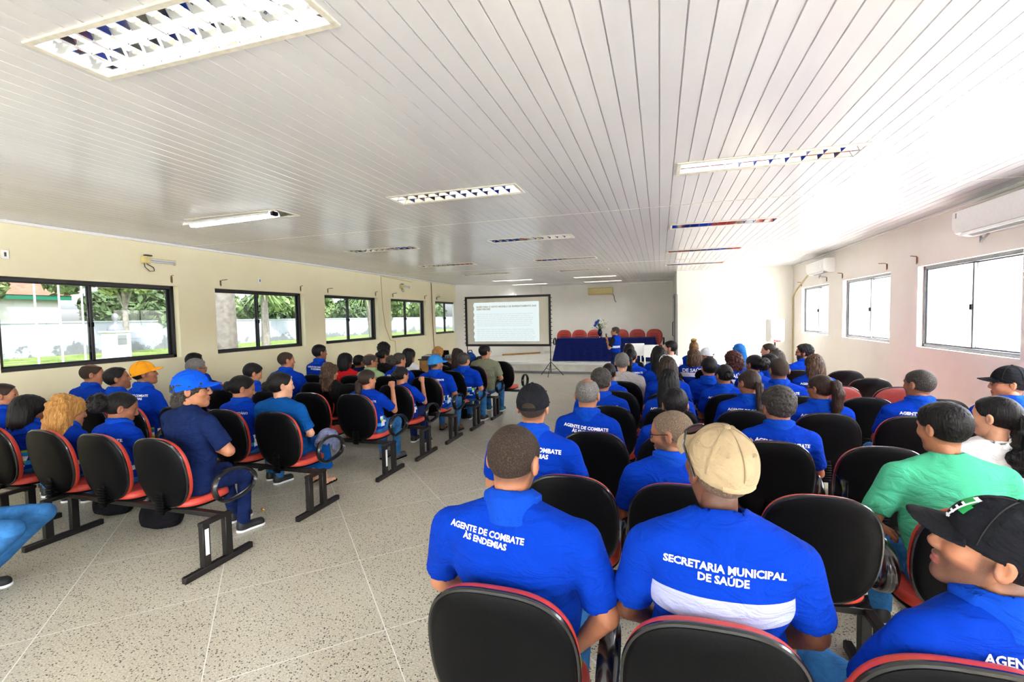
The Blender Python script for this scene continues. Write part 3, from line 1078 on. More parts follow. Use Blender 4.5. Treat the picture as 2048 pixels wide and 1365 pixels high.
def pillow(out, prof, bend=0.0, lean=0.0, cols=None):
    """Rings of a rounded outline: prof = [(scale, inset_x, depth)], closed with fans; lies in XZ, depth along Y."""
    vs, fs = [], []
    n = len(out)
    hw = max(abs(p[0]) for p in out)
    hh = max(abs(p[1]) for p in out)
    for (sc, ins, dp) in prof:
        for (x, z) in out:
            X = x * sc - math.copysign(ins, x) * min(1, abs(x) / hw * 1.5)
            Z = z * sc - math.copysign(ins, z) * min(1, abs(z) / hh * 1.5)
            vs.append((X, dp + bend * X * X - lean * Z, Z))
    for k in range(len(prof) - 1):
        for q in range(n):
            r = (q + 1) % n
            fs.append((k * n + q, k * n + r, (k + 1) * n + r, (k + 1) * n + q))
    for k, flip in ((0, False), (len(prof) - 1, True)):
        c = len(vs)
        sc, ins, dp = prof[k]
        vs.append((0, dp, 0))
        for q in range(n):
            r = (q + 1) % n
            t = (c, k * n + r, k * n + q)
            fs.append(t if not flip else t[::-1])
    return vs, fs


BACK_OUT = outline(64, 0.268, 0.288, 2.75, 0.10)
SEAT_OUT = outline(56, 0.262, 0.225, 3.2, 0.06)


def bench_meshes():
    R = {}
    lean = 0.17
    mb = MB()
    v, f = pillow(BACK_OUT, [(0.3, 0, -0.006), (0.7, 0, -0.004), (0.93, 0, 0.0), (0.985, 0, 0.008), (1.0, 0, 0.018), (1.0, 0, 0.034), (0.97, 0, 0.038), (0.5, 0, 0.034)], 0.35, lean)
    mb.add(v, f)
    R['shell'] = mb
    mb = MB()
    # glossy edging around the shell
    ring = []
    for (x, z) in BACK_OUT:
        ring.append((x * 1.0, 0.022 + 0.35 * x * x - lean * z, z * 1.0))
    mb.tube(ring, 0.0105, 8, closed=True)
    R['edging'] = mb
    mb = MB()
    v, f = pillow(BACK_OUT, [(0.5, 0, 0.032), (0.98, 0, 0.028), (1.01, 0, 0.036), (1.016, 0, 0.050), (1.0, 0, 0.066), (0.95, 0, 0.077), (0.75, 0, 0.082), (0.4, 0, 0.082)], 0.35, lean)
    mb.add(v, f)
    R['cushion'] = mb
    # seat: same construction laid flat
    mb = MB()
    v, f = pillow(SEAT_OUT, [(0.5, 0, 0.0), (0.96, 0, 0.0), (0.995, 0, 0.012), (1.0, 0, 0.028), (0.985, 0, 0.05), (0.93, 0, 0.064), (0.75, 0, 0.066), (0.4, 0, 0.06)])
    v2 = []
    for (x, d, z) in v:
        drop = max(0, z - 0.1) ** 2 * 1.2
        v2.append((x, z, d - drop))
    mb.add(v2, [q[::-1] for q in f])
    R['seat'] = mb
    mb = MB()
    v, f = pillow(SEAT_OUT, [(0.4, 0, -0.016), (0.9, 0, -0.014), (0.985, 0, -0.006), (1.005, 0, 0.004), (1.0, 0, 0.012), (0.5, 0, 0.012)])
    v2 = []
    for (x, d, z) in v:
        drop = max(0, z - 0.1) ** 2 * 1.2
        v2.append((x, z, d - drop))
    mb.add(v2, [q[::-1] for q in f])
    R['pan'] = mb
    mb = MB()
    # corrugated bracket between seat and back
    for q in range(7):
        z = 0.385 + q * 0.022
        y = -0.055 + 0.0 * q
        mb.box((0, y, z), (0.085, 0.035, 0.014), 0.005)
    mb.box((0, -0.052, 0.46), (0.07, 0.018, 0.20), 0.004)
    mb.box((0, 0.02, 0.392), (0.07, 0.17, 0.022), 0.006)
    R['bracket'] = mb
    mb = MB()
    loop = [(0.10, 0.50), (0.075, 0.58), (0.10, 0.645), (0.17, 0.685), (0.27, 0.69), (0.37, 0.665), (0.445, 0.61), (0.47, 0.55), (0.44, 0.495), (0.38, 0.465), (0.28, 0.445), (0.18, 0.445)]
    pts = []
    N = len(loop)
    for k in range(N):                       # Catmull-Rom for a smooth ring
        p0, p1, p2, p3 = (Vector((0,) + loop[(k + d) % N]) for d in (-1, 0, 1, 2))
        for t in (0, 0.25, 0.5, 0.75):
            pts.append(0.5 * (2 * p1 + (p2 - p0) * t + (2 * p0 - 5 * p1 + 4 * p2 - p3) * t * t + (3 * p1 - p0 - 3 * p2 + p3) * t ** 3))
    mb.tube(pts, 0.02, 8, closed=True, flat=(0.8, 1.5))
    R['armrest'] = mb
    mb = MB()
    mb.box((0, 0, 0.025), (0.045, 0.60, 0.05), 0.005)
    R['foot'] = mb
    mb = MB()
    mb.box((0, 0, 0.215), (0.05, 0.06, 0.33), 0.004)
    R['post'] = mb
    R['crosspiece'] = MB().box((0, -0.02, 0.378), (0.05, 0.27, 0.03), 0.004)
    mb = MB()
    mb.box((0, 0, 0), (0.032, 0.002, 0.2), 0)
    R['sticker'] = mb
    mats = {'shell': M['black_plastic'], 'edging': M['black_rim'], 'cushion': M['red_vinyl'], 'seat': M['red_vinyl'], 'pan': M['black_plastic'],
            'bracket': M['black_plastic'], 'armrest': M['black_rim'], 'foot': M['black_steel'], 'post': M['black_steel'], 'crosspiece': M['black_steel'], 'sticker': M['paper']}
    return {k: b.mesh(k, mats[k]) for k, b in R.items()}


BM = bench_meshes()
RED_SHELL = BM['shell'].copy(); RED_SHELL.materials[0] = M['red_shell']
BACK_Z = 0.703


def bench(xs, y0, label, arms=(), feet=None, red=False, sticker=(), group='rows of tandem seats', z=0.0, rz=0.0, stage=False):
    cx_ = sum(xs) / len(xs)
    t = thing('tandem_seating', label, 'seating', (cx_, y0, z), rz, group)
    lo, hi = min(xs) - 0.26 - cx_, max(xs) + 0.26 - cx_
    feet = feet or (hi - 0.02, lo + 0.02 if len(xs) < 3 else lo + 0.35)
    b0_, b1_ = min(lo + 0.05, min(feet) - 0.02), max(hi - 0.05, max(feet) + 0.02)
    MB().box(((b0_ + b1_) / 2, 0.05, 0.375), (b1_ - b0_, 0.055, 0.04), 0.004).build('beam', M['black_steel'], t)
    for fx in feet:
        link('crosspiece', BM['crosspiece'], t, (fx, 0, 0))
        link('foot', BM['foot'], t, (fx if feet is None else fx, 0, 0))
        for py in (-0.12, 0.075):
            p = link('post', BM['post'], t, (fx, py, 0))
            if py < 0 and fx in sticker:
                s = link('sticker', BM['sticker'], p, (0.026, 0, 0.24))
                s.rotation_euler = (0, 0, math.pi / 2)
                s['label'] = 'white paper sticker'
    for x in xs:
        u = x - cx_
        bk = link('backrest', RED_SHELL if red else BM['shell'], t, (u, -0.075, BACK_Z))
        link('edging', BM['edging'], bk)
        c = link('cushion', BM['cushion'], bk)
        c['label'] = 'red padded front of the backrest'
        st = link('seat', BM['seat'], t, (u, 0.215, 0.405))
        st['label'] = 'red padded seat'
        link('seat_pan', BM['pan'], st)
        link('back_bracket', BM['bracket'], t, (u, 0, 0))
    for ax in arms:
        link('armrest', BM['armrest'], t, (ax - cx_, -0.03, 0))
    return t


LROW = {1: 2.80, 2: 3.90, 3: 5.05, 4: 5.88, 5: 6.75, 6: 7.63, 7: 8.50, 8: 9.35}
RROW = {0: 1.54, 1: 2.72, 2: 3.78, 3: 4.90, 4: 5.85, 5: 6.70, 6: 7.50, 7: 8.40, 8: 9.30, 9: 10.15}
LAISLE = {1: -3.85, 2: -3.73, 3: -3.61, 4: -3.55, 5: -3.52, 6: -3.48, 7: -3.42, 8: -3.14}
ORD = {0: 'nearest', 1: 'first', 2: 'second', 3: 'third', 4: 'fourth', 5: 'fifth', 6: 'sixth', 7: 'seventh', 8: 'eighth', 9: 'ninth'}
LLAB = {1: 'tandem seating nearest the camera on the left, three black-backed red seats with aisle armrest',
        2: 'tandem seating under the woman in the teal dress, aisle end of second left row',
        3: 'tandem seating under the ponytailed woman at the aisle, third row of left block',
        4: 'tandem seating under the woman with a raised fist, fourth row of left block',
        5: 'tandem seating under the man in the sky-blue cap, aisle end of fifth left row',
        6: 'tandem seating under the royal-blue shirted man at the aisle, sixth row of left block',
        7: 'tandem seating under the man in the olive T-shirt, aisle end of seventh left row',
        8: 'tandem seating with an empty aisle seat, frontmost of the left block'}
for r, y in LROW.items():
    a = LAISLE[r]
    bench([a, a - 0.665, a - 1.33], y, LLAB[r], arms=(a + (0.43 if r > 1 else 0.46),), feet=(1.11, -0.62) if r > 1 else (1.2, -0.6), sticker=() if r > 3 or r == 2 else ((1.2,) if r == 1 else (1.11,)))
    if r < 8:
        w = {1: 'at the left edge of the photo, nearest row', 2: 'under the man in the orange cap', 3: 'under the man leaning with an outstretched arm',
             4: 'under the man by the second left window', 5: 'under the man by the third left window', 6: 'by the fourth left window', 7: 'nearest the equipment desk'}[r]
        b0 = a - 2.10 if r != 1 else -5.95
        bench([b0, b0 - 0.62] + ([b0 - 1.24] if r in (1, 2, 4) else []), y, 'black-backed tandem seating on the window side, ' + w, arms=(b0 + 0.31,) if r == 2 else ())
bench([-4.90, -5.54], 1.69, 'tandem seating under the person in jeans at the left edge', arms=())
RSEAT = (-0.50, 0.10, 0.76, 1.42, 2.06, 2.68)
RLAB = {0: ('two-seat tandem seating nearest the camera under the broad man and the man in the vest', ''),
        1: ('tandem seating under the man in the open-strap black cap beside the aisle', 'tandem seating under the man in the green T-shirt'),
        2: ('tandem seating under the balding grey man at the aisle and the curly grey man', 'tandem seating with a clear plastic pad tucked beside it, near the right wall side'),
        3: ('tandem seating under the woman with the side ponytail, third row of right block', 'tandem seating under the grey-haired man sitting alone by the right windows'),
        4: ('tandem seating under the dark-haired man behind the grey T-shirt, fourth right row', 'empty black-backed tandem seating between ponytailed woman and right wall'),
        5: ('tandem seating under the man in the grey T-shirt', 'reddish-backed empty tandem seating beside the right wall'),
        6: ('tandem seating under the woman with the long black ponytail near the aisle', 'tandem seating under the woman with straight hair near the right wall'),
        7: ('tandem seating under the woman in the vest with a white band', 'tandem seating one row behind the bearded man by the loudspeaker'),
        8: ('tandem seating under the man in white with outstretched arm', 'tandem seating near the loudspeaker pole, frontmost on the wall side')}
for r, y in RROW.items():
    if r == 0:
        bench([-0.53, 0.15], y, RLAB[0][0], arms=(-0.19,))
        bench([0.76, 1.42], y, 'tandem seating at the lower right corner under the man in the logo cap')
        continue
    if r == 9:
        bench(RSEAT[1:3], y, 'frontmost tandem seating of the right block, under the woman with a golden hair clip', arms=(1.09,))
        continue
    bench(RSEAT[:3], y, RLAB[r][0], arms=(-0.19, 1.09) if r in (1, 2) else (1.09,))
    bench(RSEAT[3:5] if r in (8,) else RSEAT[3:], y, RLAB[r][1], arms=(1.09 + 0.02,) if r in (1,) else (), red=(r == 5))

# clear writing pad hooked beside a backrest
mb = MB()
mb.box((1.16, 3.66, 0.66), (0.03, 0.20, 0.26), 0.008)
tag(mb.build('writing_pad', glass_mat('acrylic', (0.84, 0.86, 0.9, 1))), 'clear acrylic writing pad standing between empty black chair backs on the right', 'writing pad')

# ------------------------------------------------------------------ stage: table, flowers, chairs
tb = thing('conference_table', 'long table on the stage hidden under a navy cloth', 'table', (-1.78, 16.62, STAGE_Z))
MB().box((0, 0, 0.755), (3.2, 0.78, 0.03), 0.006).build('tabletop', M['wood_desk'], tb)
for sx in (-1, 1):
    for sy in (-1, 1):
        MB().box((sx * 1.52, sy * 0.33, 0.37), (0.05, 0.05, 0.74), 0.006).build('leg', M['black_steel'], tb)
# draped cloth with folds, front and sides
mb = MB()
path = []
W2, D2 = 1.63, 0.42
for k in range(13):
    path.append((-W2, D2 - 2 * D2 * k / 12, (-1, 0)))
NF = 120
for k in range(1, NF):
    path.append((-W2 + 2 * W2 * k / NF, -D2, (0, -1)))
for k in range(13):
    path.append((W2, -D2 + 2 * D2 * k / 12, (1, 0)))
rings = []
for lv in range(15):
    t_ = lv / 14
    ring = []
    for q, (x, y, nn_) in enumerate(path):
        w_ = (0.018 * math.sin(x * 9.0 + 1.3 * math.sin(x * 3.1)) + 0.012 * math.sin(x * 23 + y * 17)) * t_ ** 0.8
        fl = 0.075 * t_ + w_
        corner = 0.10 * t_ * max(0, 1 - min(abs(abs(x) - W2) + abs(abs(y) - D2), 0.3) / 0.3)
        ox, oy = nn_
        sx_ = math.copysign(corner, x)
        ring.append((x + ox * fl + sx_, y + oy * fl - (corner if y < 0 else 0), 0.778 - 0.765 * t_ - 0.0))
    rings.append(ring)
vs, fs = [], []
n = len(path)
for ring in rings:
    vs += ring
for lv in range(14):
    for q in range(n - 1):
        fs.append((lv * n + q, lv * n + q + 1, (lv + 1) * n + q + 1, (lv + 1) * n + q))
top = len(vs)
vs += [(-W2, D2, 0.7785), (W2, D2, 0.7785), (W2, -D2, 0.7785), (-W2, -D2, 0.7785)]
fs.append((top, top + 3, top + 2, top + 1))
mb.add(vs, fs)
cl = mb.build('tablecloth', M['navy_cloth'], None, loc=(-1.78, 16.62, STAGE_Z))
tag(cl, 'navy cloth draped over the long stage table down to the floor', 'tablecloth')


def stage_chair(x, label, arms=()):
    t = thing('stage_chair', label, 'chair', (x, 17.62, STAGE_Z), math.pi, 'red chairs behind the stage table')
    bk = link('backrest', RED_STAGE, t, (0, -0.065, 0.735))
    c = link('cushion', STAGE_CUSH, bk)
    for q in range(4):
        z = -0.10 + q * 0.075
        link('seam', SEAM, bk, (0, 0.094 - 0.17 * z, z))
    link('edging', BM['edging'], bk)
    st = link('seat', STAGE_SEAT, t, (0, 0.215, 0.42))
    link('seat_pan', BM['pan'], st)
    link('back_bracket', BM['bracket'], t)
    link('column', COLMN, t)
    link('base', BASE5, t)
    for a in arms:
        link('armrest', BM['armrest'], t, (a, -0.03, 0.05))
    return t


RED_STAGE = BM['shell'].copy(); RED_STAGE.materials[0] = M['stage_red']
STAGE_CUSH = BM['cushion'].copy(); STAGE_CUSH.materials[0] = M['stage_red']
STAGE_SEAT = BM['seat'].copy(); STAGE_SEAT.materials[0] = M['stage_red']
SEAM = MB().tube([(-0.14, 0.35 * 0.0196, 0), (-0.07, 0.002, 0), (0, 0, 0), (0.07, 0.002, 0), (0.14, 0.35 * 0.0196, 0)], 0.010, 6).mesh('seam', plain('seam_dark', srgb(104, 26, 24), 0.5))
COLMN = MB().cyl((0, 0.15, 0.06), (0, 0.15, 0.40), 0.03).mesh('column', M['black_steel'])
mb = MB()
for q in range(5):
    a = 2 * math.pi * q / 5
    mb.bar((0, 0.15, 0.07), (0.28 * math.cos(a), 0.15 + 0.28 * math.sin(a), 0.035), 0.04, 0.03, 0.006)
    mb.cyl((0.28 * math.cos(a), 0.15 + 0.28 * math.sin(a), 0.035), (0.28 * math.cos(a), 0.15 + 0.28 * math.sin(a), 0.0), 0.022, 8)
BASE5 = mb.mesh('base', M['black_steel'])
SC = [(-3.43, 'red stage chair at the left end of the table with a looped armrest', (0.31,)),
      (-2.86, 'second red stage chair from the left end of the table', ()), (-2.29, 'red stage chair beside the flower vase', ()),
      (-1.34, 'red stage chair half hidden behind the man with the microphone', ()), (-0.77, 'second red stage chair from the right end of the table', ()),
      (-0.18, 'tallest-looking red stage chair at the right end of the table with stitched back', (-0.31,))]
for x, lab, arms in SC:
    stage_chair(x, lab, arms)

vz = thing('flower_vase', 'dark blue vase of white and blue flowers standing on the navy tablecloth', 'flower vase', (-1.98, 16.62, STAGE_Z + 0.782))
MB().lathe([(0.055, 0), (0.06, 0.012), (0.03, 0.05), (0.035, 0.07), (0.075, 0.14), (0.085, 0.19), (0.065, 0.25), (0.05, 0.275), (0.062, 0.30), (0.052, 0.298), (0.04, 0.26)], 24).build('vase', M['blue_vase'], vz)
rg = random.Random(5)
fol, = [MB()]
for k in range(70):
    a, el = rg.uniform(0, 6.283), rg.uniform(0.25, 1.4)
    L = rg.uniform(0.12, 0.34)
    d = Vector((math.cos(a) * math.cos(el), math.sin(a) * math.cos(el), math.sin(el)))
    p0, p1 = Vector((0, 0, 0.27)), Vector((0, 0, 0.28)) + d * L
    fol.tube([p0, (p0 + p1) / 2 + Vector((0, 0, 0.02)), p1], 0.0025, 4)
    sd = d.cross(Vector((0, 0, 1))).normalized() * 0.018
    tip = p1 + d * 0.075
    mid = (p1 + tip) / 2 + Vector((0, 0, 0.012))
    fol.add([p1, mid + sd, tip, mid - sd], [(0, 1, 2, 3)])
fol.build('foliage', M['leaf'], vz)


def bloom(c, r, mat, seed):
    g = random.Random(seed)
    b = MB()
    for ly, (nn_, rr, up) in enumerate(((7, 1.0, 0.25), (6, 0.75, 0.6), (4, 0.45, 0.9))):
        for q in range(nn_):
            a = 2 * math.pi * (q + 0.5 * ly) / nn_ + g.uniform(-.1, .1)
            axis = Vector((c[0] * 2.0 + g.uniform(-.1, .1), -0.9, 0.55)).normalized()
            e1 = axis.orthogonal().normalized(); e2 = axis.cross(e1)
            d = e1 * math.cos(a) + e2 * math.sin(a)
            s = axis.cross(d)
            b0 = Vector(c)
            m0 = b0 + d * r * rr * 0.6 + axis * r * up * 0.5
            tp = b0 + d * r * rr + axis * r * up
            b.add([b0, m0 + s * r * .38, tp + s * r * .2, tp - s * r * .2, m0 - s * r * .38], [(0, 1, 2, 3, 4)])
    return b.build('flower', mat, vz)


for k, (dx, dy, dz, r, mt) in enumerate([(0.10, -0.06, 0.42, 0.085, 'petal_white'), (0.17, 0.0, 0.50, 0.08, 'petal_white'), (0.05, -0.08, 0.52, 0.07, 'petal_white'), (-0.10, -0.06, 0.50, 0.075, 'petal_blue'),
                                       (-0.15, 0.0, 0.42, 0.06, 'petal_blue'), (0.02, 0.06, 0.60, 0.06, 'petal_white'), (-0.04, -0.02, 0.58, 0.055, 'petal_blue'), (0.2, -0.06, 0.38, 0.06, 'petal_white')]):
    bloom((dx, dy, dz), r, M[mt], k)

# ------------------------------------------------------------------ projection screen on tripod stands
SX0, SX1, SZ0, SZ1, SY = -6.17, -3.32, 0.99, 2.57, 14.75
sc = thing('projection_screen', 'white projection screen in a black frame showing a slide of text', 'projection screen', ((SX0 + SX1) / 2, SY, 0))
hw = (SX1 - SX0) / 2
mb = MB()
MB().box((0, 0.012, (SZ0 + SZ1) / 2), (2 * hw - 0.04, 0.006, SZ1 - SZ0 - 0.04)).build('screen_cloth', M['screen_cloth'], sc)
for z in (SZ0, SZ1):
    mb.box((0, 0, z), (2 * hw + 0.07, 0.035, 0.07), 0.005)
for s in (-1, 1):
    mb.box((s * hw, 0, (SZ0 + SZ1) / 2), (0.07, 0.035, SZ1 - SZ0), 0.005)
mb.build('frame', M['black_steel'], sc)
for s in (-1, 1):
    st = MB()
    for k in range(12):
        st.box((s * (hw + 0.05), -0.0, SZ0 + 0.08 + k * (SZ1 - SZ0 - 0.16) / 11), (0.05, 0.03, 0.02), 0.004)
    st.build('lacing', M['black_plastic'], sc)
# the projected slide: a lit picture on the cloth
slide = emission('slide_light', srgb(224, 236, 236), 0.134)
mb = MB()
x0, x1, z0, z1 = -hw + 0.27, hw - 0.35, SZ0 + 0.13, SZ1 - 0.17
left = [(x0 + 0.02 * math.sin(k * 1.3), 0.005, z0 + (z1 - z0) * k / 30) for k in range(31)]
vs = left + [(x1, 0.005, p[2]) for p in left]
mb.add(vs, [(k, k + 31, k + 32, k + 1) for k in range(30)])
sl = mb.build('projected_slide', slide, sc, smooth=False)
sl['label'] = 'pale lit slide with grey text'
ttl = text_mesh('BASES PARA O NOVO MODELO DE ENFRENTAMENTO DAS\nARBOVIROSES', 0.077, 0.0035, 'LEFT')
ttl.materials.append(emission('slide_title', srgb(165, 155, 135), 0.134))
o = link('slide_title', ttl, sl, (x0 + 0.10, 0.0, z1 - 0.17)); o.rotation_euler = (math.pi / 2, 0, 0)
wds = 'agentes saude combate dengue zika casa visita controle vetor agua foco bairro rede dados plano ciclo campo equipe municipal prevencao acao area risco'.split()
g = random.Random(3)


def para(nl, w):
    ls = []
    for _ in range(nl):
        s = ''
        while len(s) < w:
            s += g.choice(wds) + ' '
        ls.append(s[:w])
    return '\n'.join(ls)


body = text_mesh(para(7, 84) + '\n\n' + para(6, 84), 0.055, 0.0, 'LEFT', 1.15)
body.materials.append(emission('slide_body', srgb(186, 194, 194), 0.134))
o = link('slide_body_text', body, sl, (x0 + 0.10, 0.0, z1 - 0.40)); o.rotation_euler = (math.pi / 2, 0, 0)
for s in (-1, 1):
    p = MB()
    X = s * (hw - 0.0)
    p.cyl((X, 0.03, 0.12), (X, 0.03, SZ0 + 0.1), 0.016, 10)
    p.cyl((X, 0.03, 0.5), (X, 0.03, 0.56), 0.026, 10)
    p.build('pole', M['black_steel'], sc)
    for q in range(3):
        a = math.radians(-90 + 120 * q)
        l = MB()
        e = Vector((X + 0.42 * math.cos(a), 0.03 + 0.42 * math.sin(a), 0.012))
        l.tube([(X, 0.03, 0.46), e], 0.011, 8)
        l.tube([(X, 0.03, 0.2), ((X + e.x) / 2, (0.03 + e.y) / 2, 0.236)], 0.007, 6)
        l.build('leg', M['black_steel'], sc)

# ------------------------------------------------------------------ loudspeaker on a pole stand
sp = thing('loudspeaker', 'white loudspeaker with round cone and red badge, on a pole beside the right corner', 'loudspeaker', (2.80, 13.5, 0), math.radians(8))
mb = MB()
mb.box((0, 0.02, 1.43), (0.36, 0.30, 0.58), 0.035)
mb.build('cabinet', M['white_gloss'], sp)
wf = MB()
wf.lathe([(0.15, -0.012), (0.155, 0.01), (0.14, 0.016), (0.10, -0.01), (0.055, -0.03), (0.05, -0.012), (0.02, 0.0)], 32)
o = wf.build('woofer', M['white_matte'], sp, loc=(0, -0.135, 1.34)); o.rotation_euler = (math.pi / 2, 0, 0)
h = MB()
h.box((0, -0.135, 1.60), (0.26, 0.02, 0.13), 0.01)
for q in range(5):
    h.box((0, -0.147, 1.555 + q * 0.022), (0.2, 0.008, 0.006))
h.build('horn', M['white_matte'], sp)
bd = text_mesh('Pleno', 0.07, 0.003)
bd.materials.append(M['red_print'])
o = link('badge', bd, sp, (0.0, -0.1385, 1.155)); o.rotation_euler = (math.pi / 2, 0, 0)
MB().cyl((0, 0.02, 0.1), (0, 0.02, 1.15), 0.019, 12).build('pole', M['dark_grey'], sp)
for q in range(3):
    a = math.radians(90 + 120 * q)
    MB().tube([(0, 0.02, 0.5), (0.4 * math.cos(a), 0.02 + 0.4 * math.sin(a), 0.012)], 0.011).build('leg', M['dark_grey'], sp)

# ------------------------------------------------------------------ air conditioners


def aircon(loc, rz, w, h, d, mat, label, vent=True):
    t = thing('air_conditioner', label, 'air conditioner', loc, rz)
    # section profile (y out of wall towards -y), swept along x
    pr = [(0, 0), (0, h), (-d * 0.85, h), (-d, h * 0.93), (-d, h * 0.35), (-d * 0.86, h * 0.14), (-d * 0.3, 0)]
    mb = MB()
    vs = [(-w / 2, a, b) for a, b in pr] + [(w / 2, a, b) for a, b in pr]
    n = len(pr)
    mb.add(vs, [tuple(range(n)), tuple(range(2 * n - 1, n - 1, -1))] + [(k, k + n, (k + 1) % n + n, (k + 1) % n) for k in range(n)])
    mb.build('casing', mat, t, angle=30)
    v0, v1 = Vector((0, -d * 0.84, h * 0.125)), Vector((0, -d * 0.36, h * 0.015))
    if vent:
        mb = MB()
        q = (v1 - v0)
        nrm = Vector((0, -0.2, -1)).normalized() * 0.004
        mb.add([Vector((-w * 0.42, 0, 0)) + v0 + nrm, Vector((w * 0.42, 0, 0)) + v0 + nrm, Vector((w * 0.42, 0, 0)) + v1 + nrm, Vector((-w * 0.42, 0, 0)) + v1 + nrm], [(0, 1, 2, 3)])
        mb.build('outlet', M['dark_grey'], t)
        vm = MB().box((0, (v0.y + v1.y) / 2, (v0.z + v1.z) / 2 - 0.006), (0.006, abs(q.y) * 0.85, 0.012)).mesh('vane', M['mid_grey'])
        for k in range(14):
            link('vane', vm, t, (-w * 0.4 + w * 0.8 * k / 13, 0, 0))
        MB().box((0, v0.y - 0.01, v0.z - 0.02), (w * 0.84, 0.012, 0.045), 0.004, Matrix.Rotation(-0.5, 3, 'X')).build('flap', mat, t)
    return t


ac = aircon((XR - 0.002, 6.47, 2.75), -math.pi / 2, 1.32, 0.32, 0.24, M['white_gloss'], 'large white split air conditioner on the right wall above the nearest right window')
o = MB().box((-0.585, -0.2415, 0.25), (0.02, 0.003, 0.06)).build('sticker', M['mid_grey'], ac)
ac2 = aircon((XR - 0.002, 12.55, 2.74), -math.pi / 2, 1.25, 0.31, 0.23, M['white_gloss'], 'smaller-looking white air conditioner at the far end of the right wall')
MB().box((0.45, -0.232, 0.17), (0.1, 0.003, 0.14)).build('sticker', M['paper'], ac2)
aircon((-2.29, Y_BACK - 0.003, 2.74), 0, 0.98, 0.28, 0.2, M['yellowed'], 'yellowed air conditioner on the back wall above the stage', vent=False)
tag(MB().tube([(-1.82, Y_BACK - 0.05, 2.76), (-1.76, Y_BACK - 0.02, 2.68), (-1.74, Y_BACK - 0.012, 2.52), (-1.68, Y_BACK - 0.012, 2.42)], 0.012).build('power_cord', M['cable']), 'dark power cord hanging from the yellowed air conditioner', 'cord')
tag(MB().box((-1.52, Y_BACK - 0.012, 2.68), (0.1, 0.02, 0.1), 0.005).build('wall_socket', M['white_gloss']), 'white socket on the back wall beside the hanging cord', 'socket')
for (y, lab) in ((6.85, 'short drain pipe loop below the large right-wall air conditioner'), (12.75, 'short drain pipe loop below the far right-wall air conditioner')):
    tag(MB().tube([(XR - 0.03, y, 2.75), (XR - 0.06, y + 0.05, 2.69), (XR - 0.04, y + 0.12, 2.67), (XR - 0.03, y + 0.14, 2.74)], 0.012).build('drain_pipe', M['mid_grey']), lab, 'pipe')
tag(MB().tube([(XR - 0.02, 13.75, 2.84), (XR - 0.02, 14.75, 2.55), (XR - 0.02, 15.1, 2.42), (XR - 0.025, 15.22, 2.30), (XR - 0.025, 15.22, 0.9), (XR - 0.025, 15.22, 0.02)], 0.018).build('conduit', M['cable_pale']),
    'pale conduit running down the far right corner from the air conditioner', 'pipe')

# wall emergency lights, curtain brackets, sockets, cables
for (y, z, lab) in ((5.52, 2.86, 'yellowed tube lamp on the left wall between first and second windows'), (13.1, 2.88, 'small yellowed lamp on the left wall above the fourth window')):
    t = thing('wall_lamp', lab, 'wall lamp', (XL, y, z))
    MB().box((0.045, -0.17, 0.03), (0.085, 0.1, 0.11), 0.01).build('housing', M['yellowed'], t)
    MB().box((0.04, 0.08, 0.055), (0.06, 0.42, 0.012), 0.003).build('reflector', M['yellowed'], t)
    for dz in (0.01, 0.04):
        MB().cyl((0.06, -0.12, dz), (0.06, 0.28, dz), 0.013, 10).build('tube', M['tube_off'], t)
    MB().box((0.045, 0.285, 0.025), (0.05, 0.012, 0.08), 0.003).build('end_cap', M['yellowed'], t)
    MB().box((0.04, -0.13, 0.1), (0.06, 0.1, 0.02), 0.004).build('bracket', M['dark_grey'], t)
    MB().tube([(0.05, -0.2, -0.02), (0.05, -0.19, -0.08), (0.05, -0.12, -0.14), (0.05, -0.05, -0.13), (0.05, -0.06, -0.08), (0.05, -0.16, -0.03)], 0.006, 6).build('cord', M['cable'], t)


def hook(side, y, z, d, label):
    x = XL if side == 'left' else XR
    s = 1 if side == 'left' else -1
    mb = MB()
    mb.tube([(x + s * 0.01, y, z - 0.10), (x + s * 0.012, y, z), (x + s * 0.02, y + d * 0.02, z + 0.012), (x + s * 0.11, y + d * 0.05, z + 0.02)], 0.006, 6)
    mb.box((x + s * 0.006, y, z - 0.04), (0.012, 0.03, 0.09), 0.003)
    tag(mb.build('curtain_bracket', M['rust']), label, 'bracket', 'rusty curtain brackets over the windows')


LN = ['', '', 'first left window', 'second left window', 'third left window', 'fourth left window', 'fifth left window']
for k, (a, b) in enumerate(LWIN):
    if k < 2:
        continue
    if k != 2:
        hook('left', a + 0.12, 2.66, 1, 'rusty curtain bracket above the near end of the ' + LN[k])
    hook('left', b - 0.1, 2.66, -1, 'rusty curtain bracket above the far end of the ' + LN[k])
RN = ['', '', '', 'nearest right window in view', 'middle right window', 'farthest right window']
for k, (a, b) in enumerate(RWIN):
    if k < 3:
        continue
    if k > 3:
        hook('right', a + 0.12, 2.66, 1, 'curtain bracket above the near end of the ' + RN[k])
    hook('right', b + 0.02, 2.66, -1, 'curtain bracket above the far end of the ' + RN[k])
for (x, y, z, lab) in ((XL + 0.008, 7.55, 2.72, 'small white wall plate above the second left window'), (XL + 0.008, 3.72, 2.78, 'white wall plate above the first left window, at the photo edge')):
    mb = MB(); mb.box((x, y, z), (0.014, 0.07, 0.11), 0.003)
    t = tag(mb.build('wall_plate', M['white_gloss']), lab, 'wall plate')
    MB().box((x + 0.008, y, z), (0.004, 0.02, 0.05)).build('switch', M['dark_grey'], t)
tag(MB().tube([(XL + 0.012, 11.85, 3.15), (XL + 0.012, 11.9, 2.2), (XL + 0.012, 12.0, 1.7), (XL + 0.012, 12.25, 1.3), (XL + 0.012, 12.5, 1.26), (XL + 0.012, 12.55, 0.8)], 0.009, 6).build('cable', M['cable_pale']),
    'pale cable running down the left wall before the fourth window', 'cable')
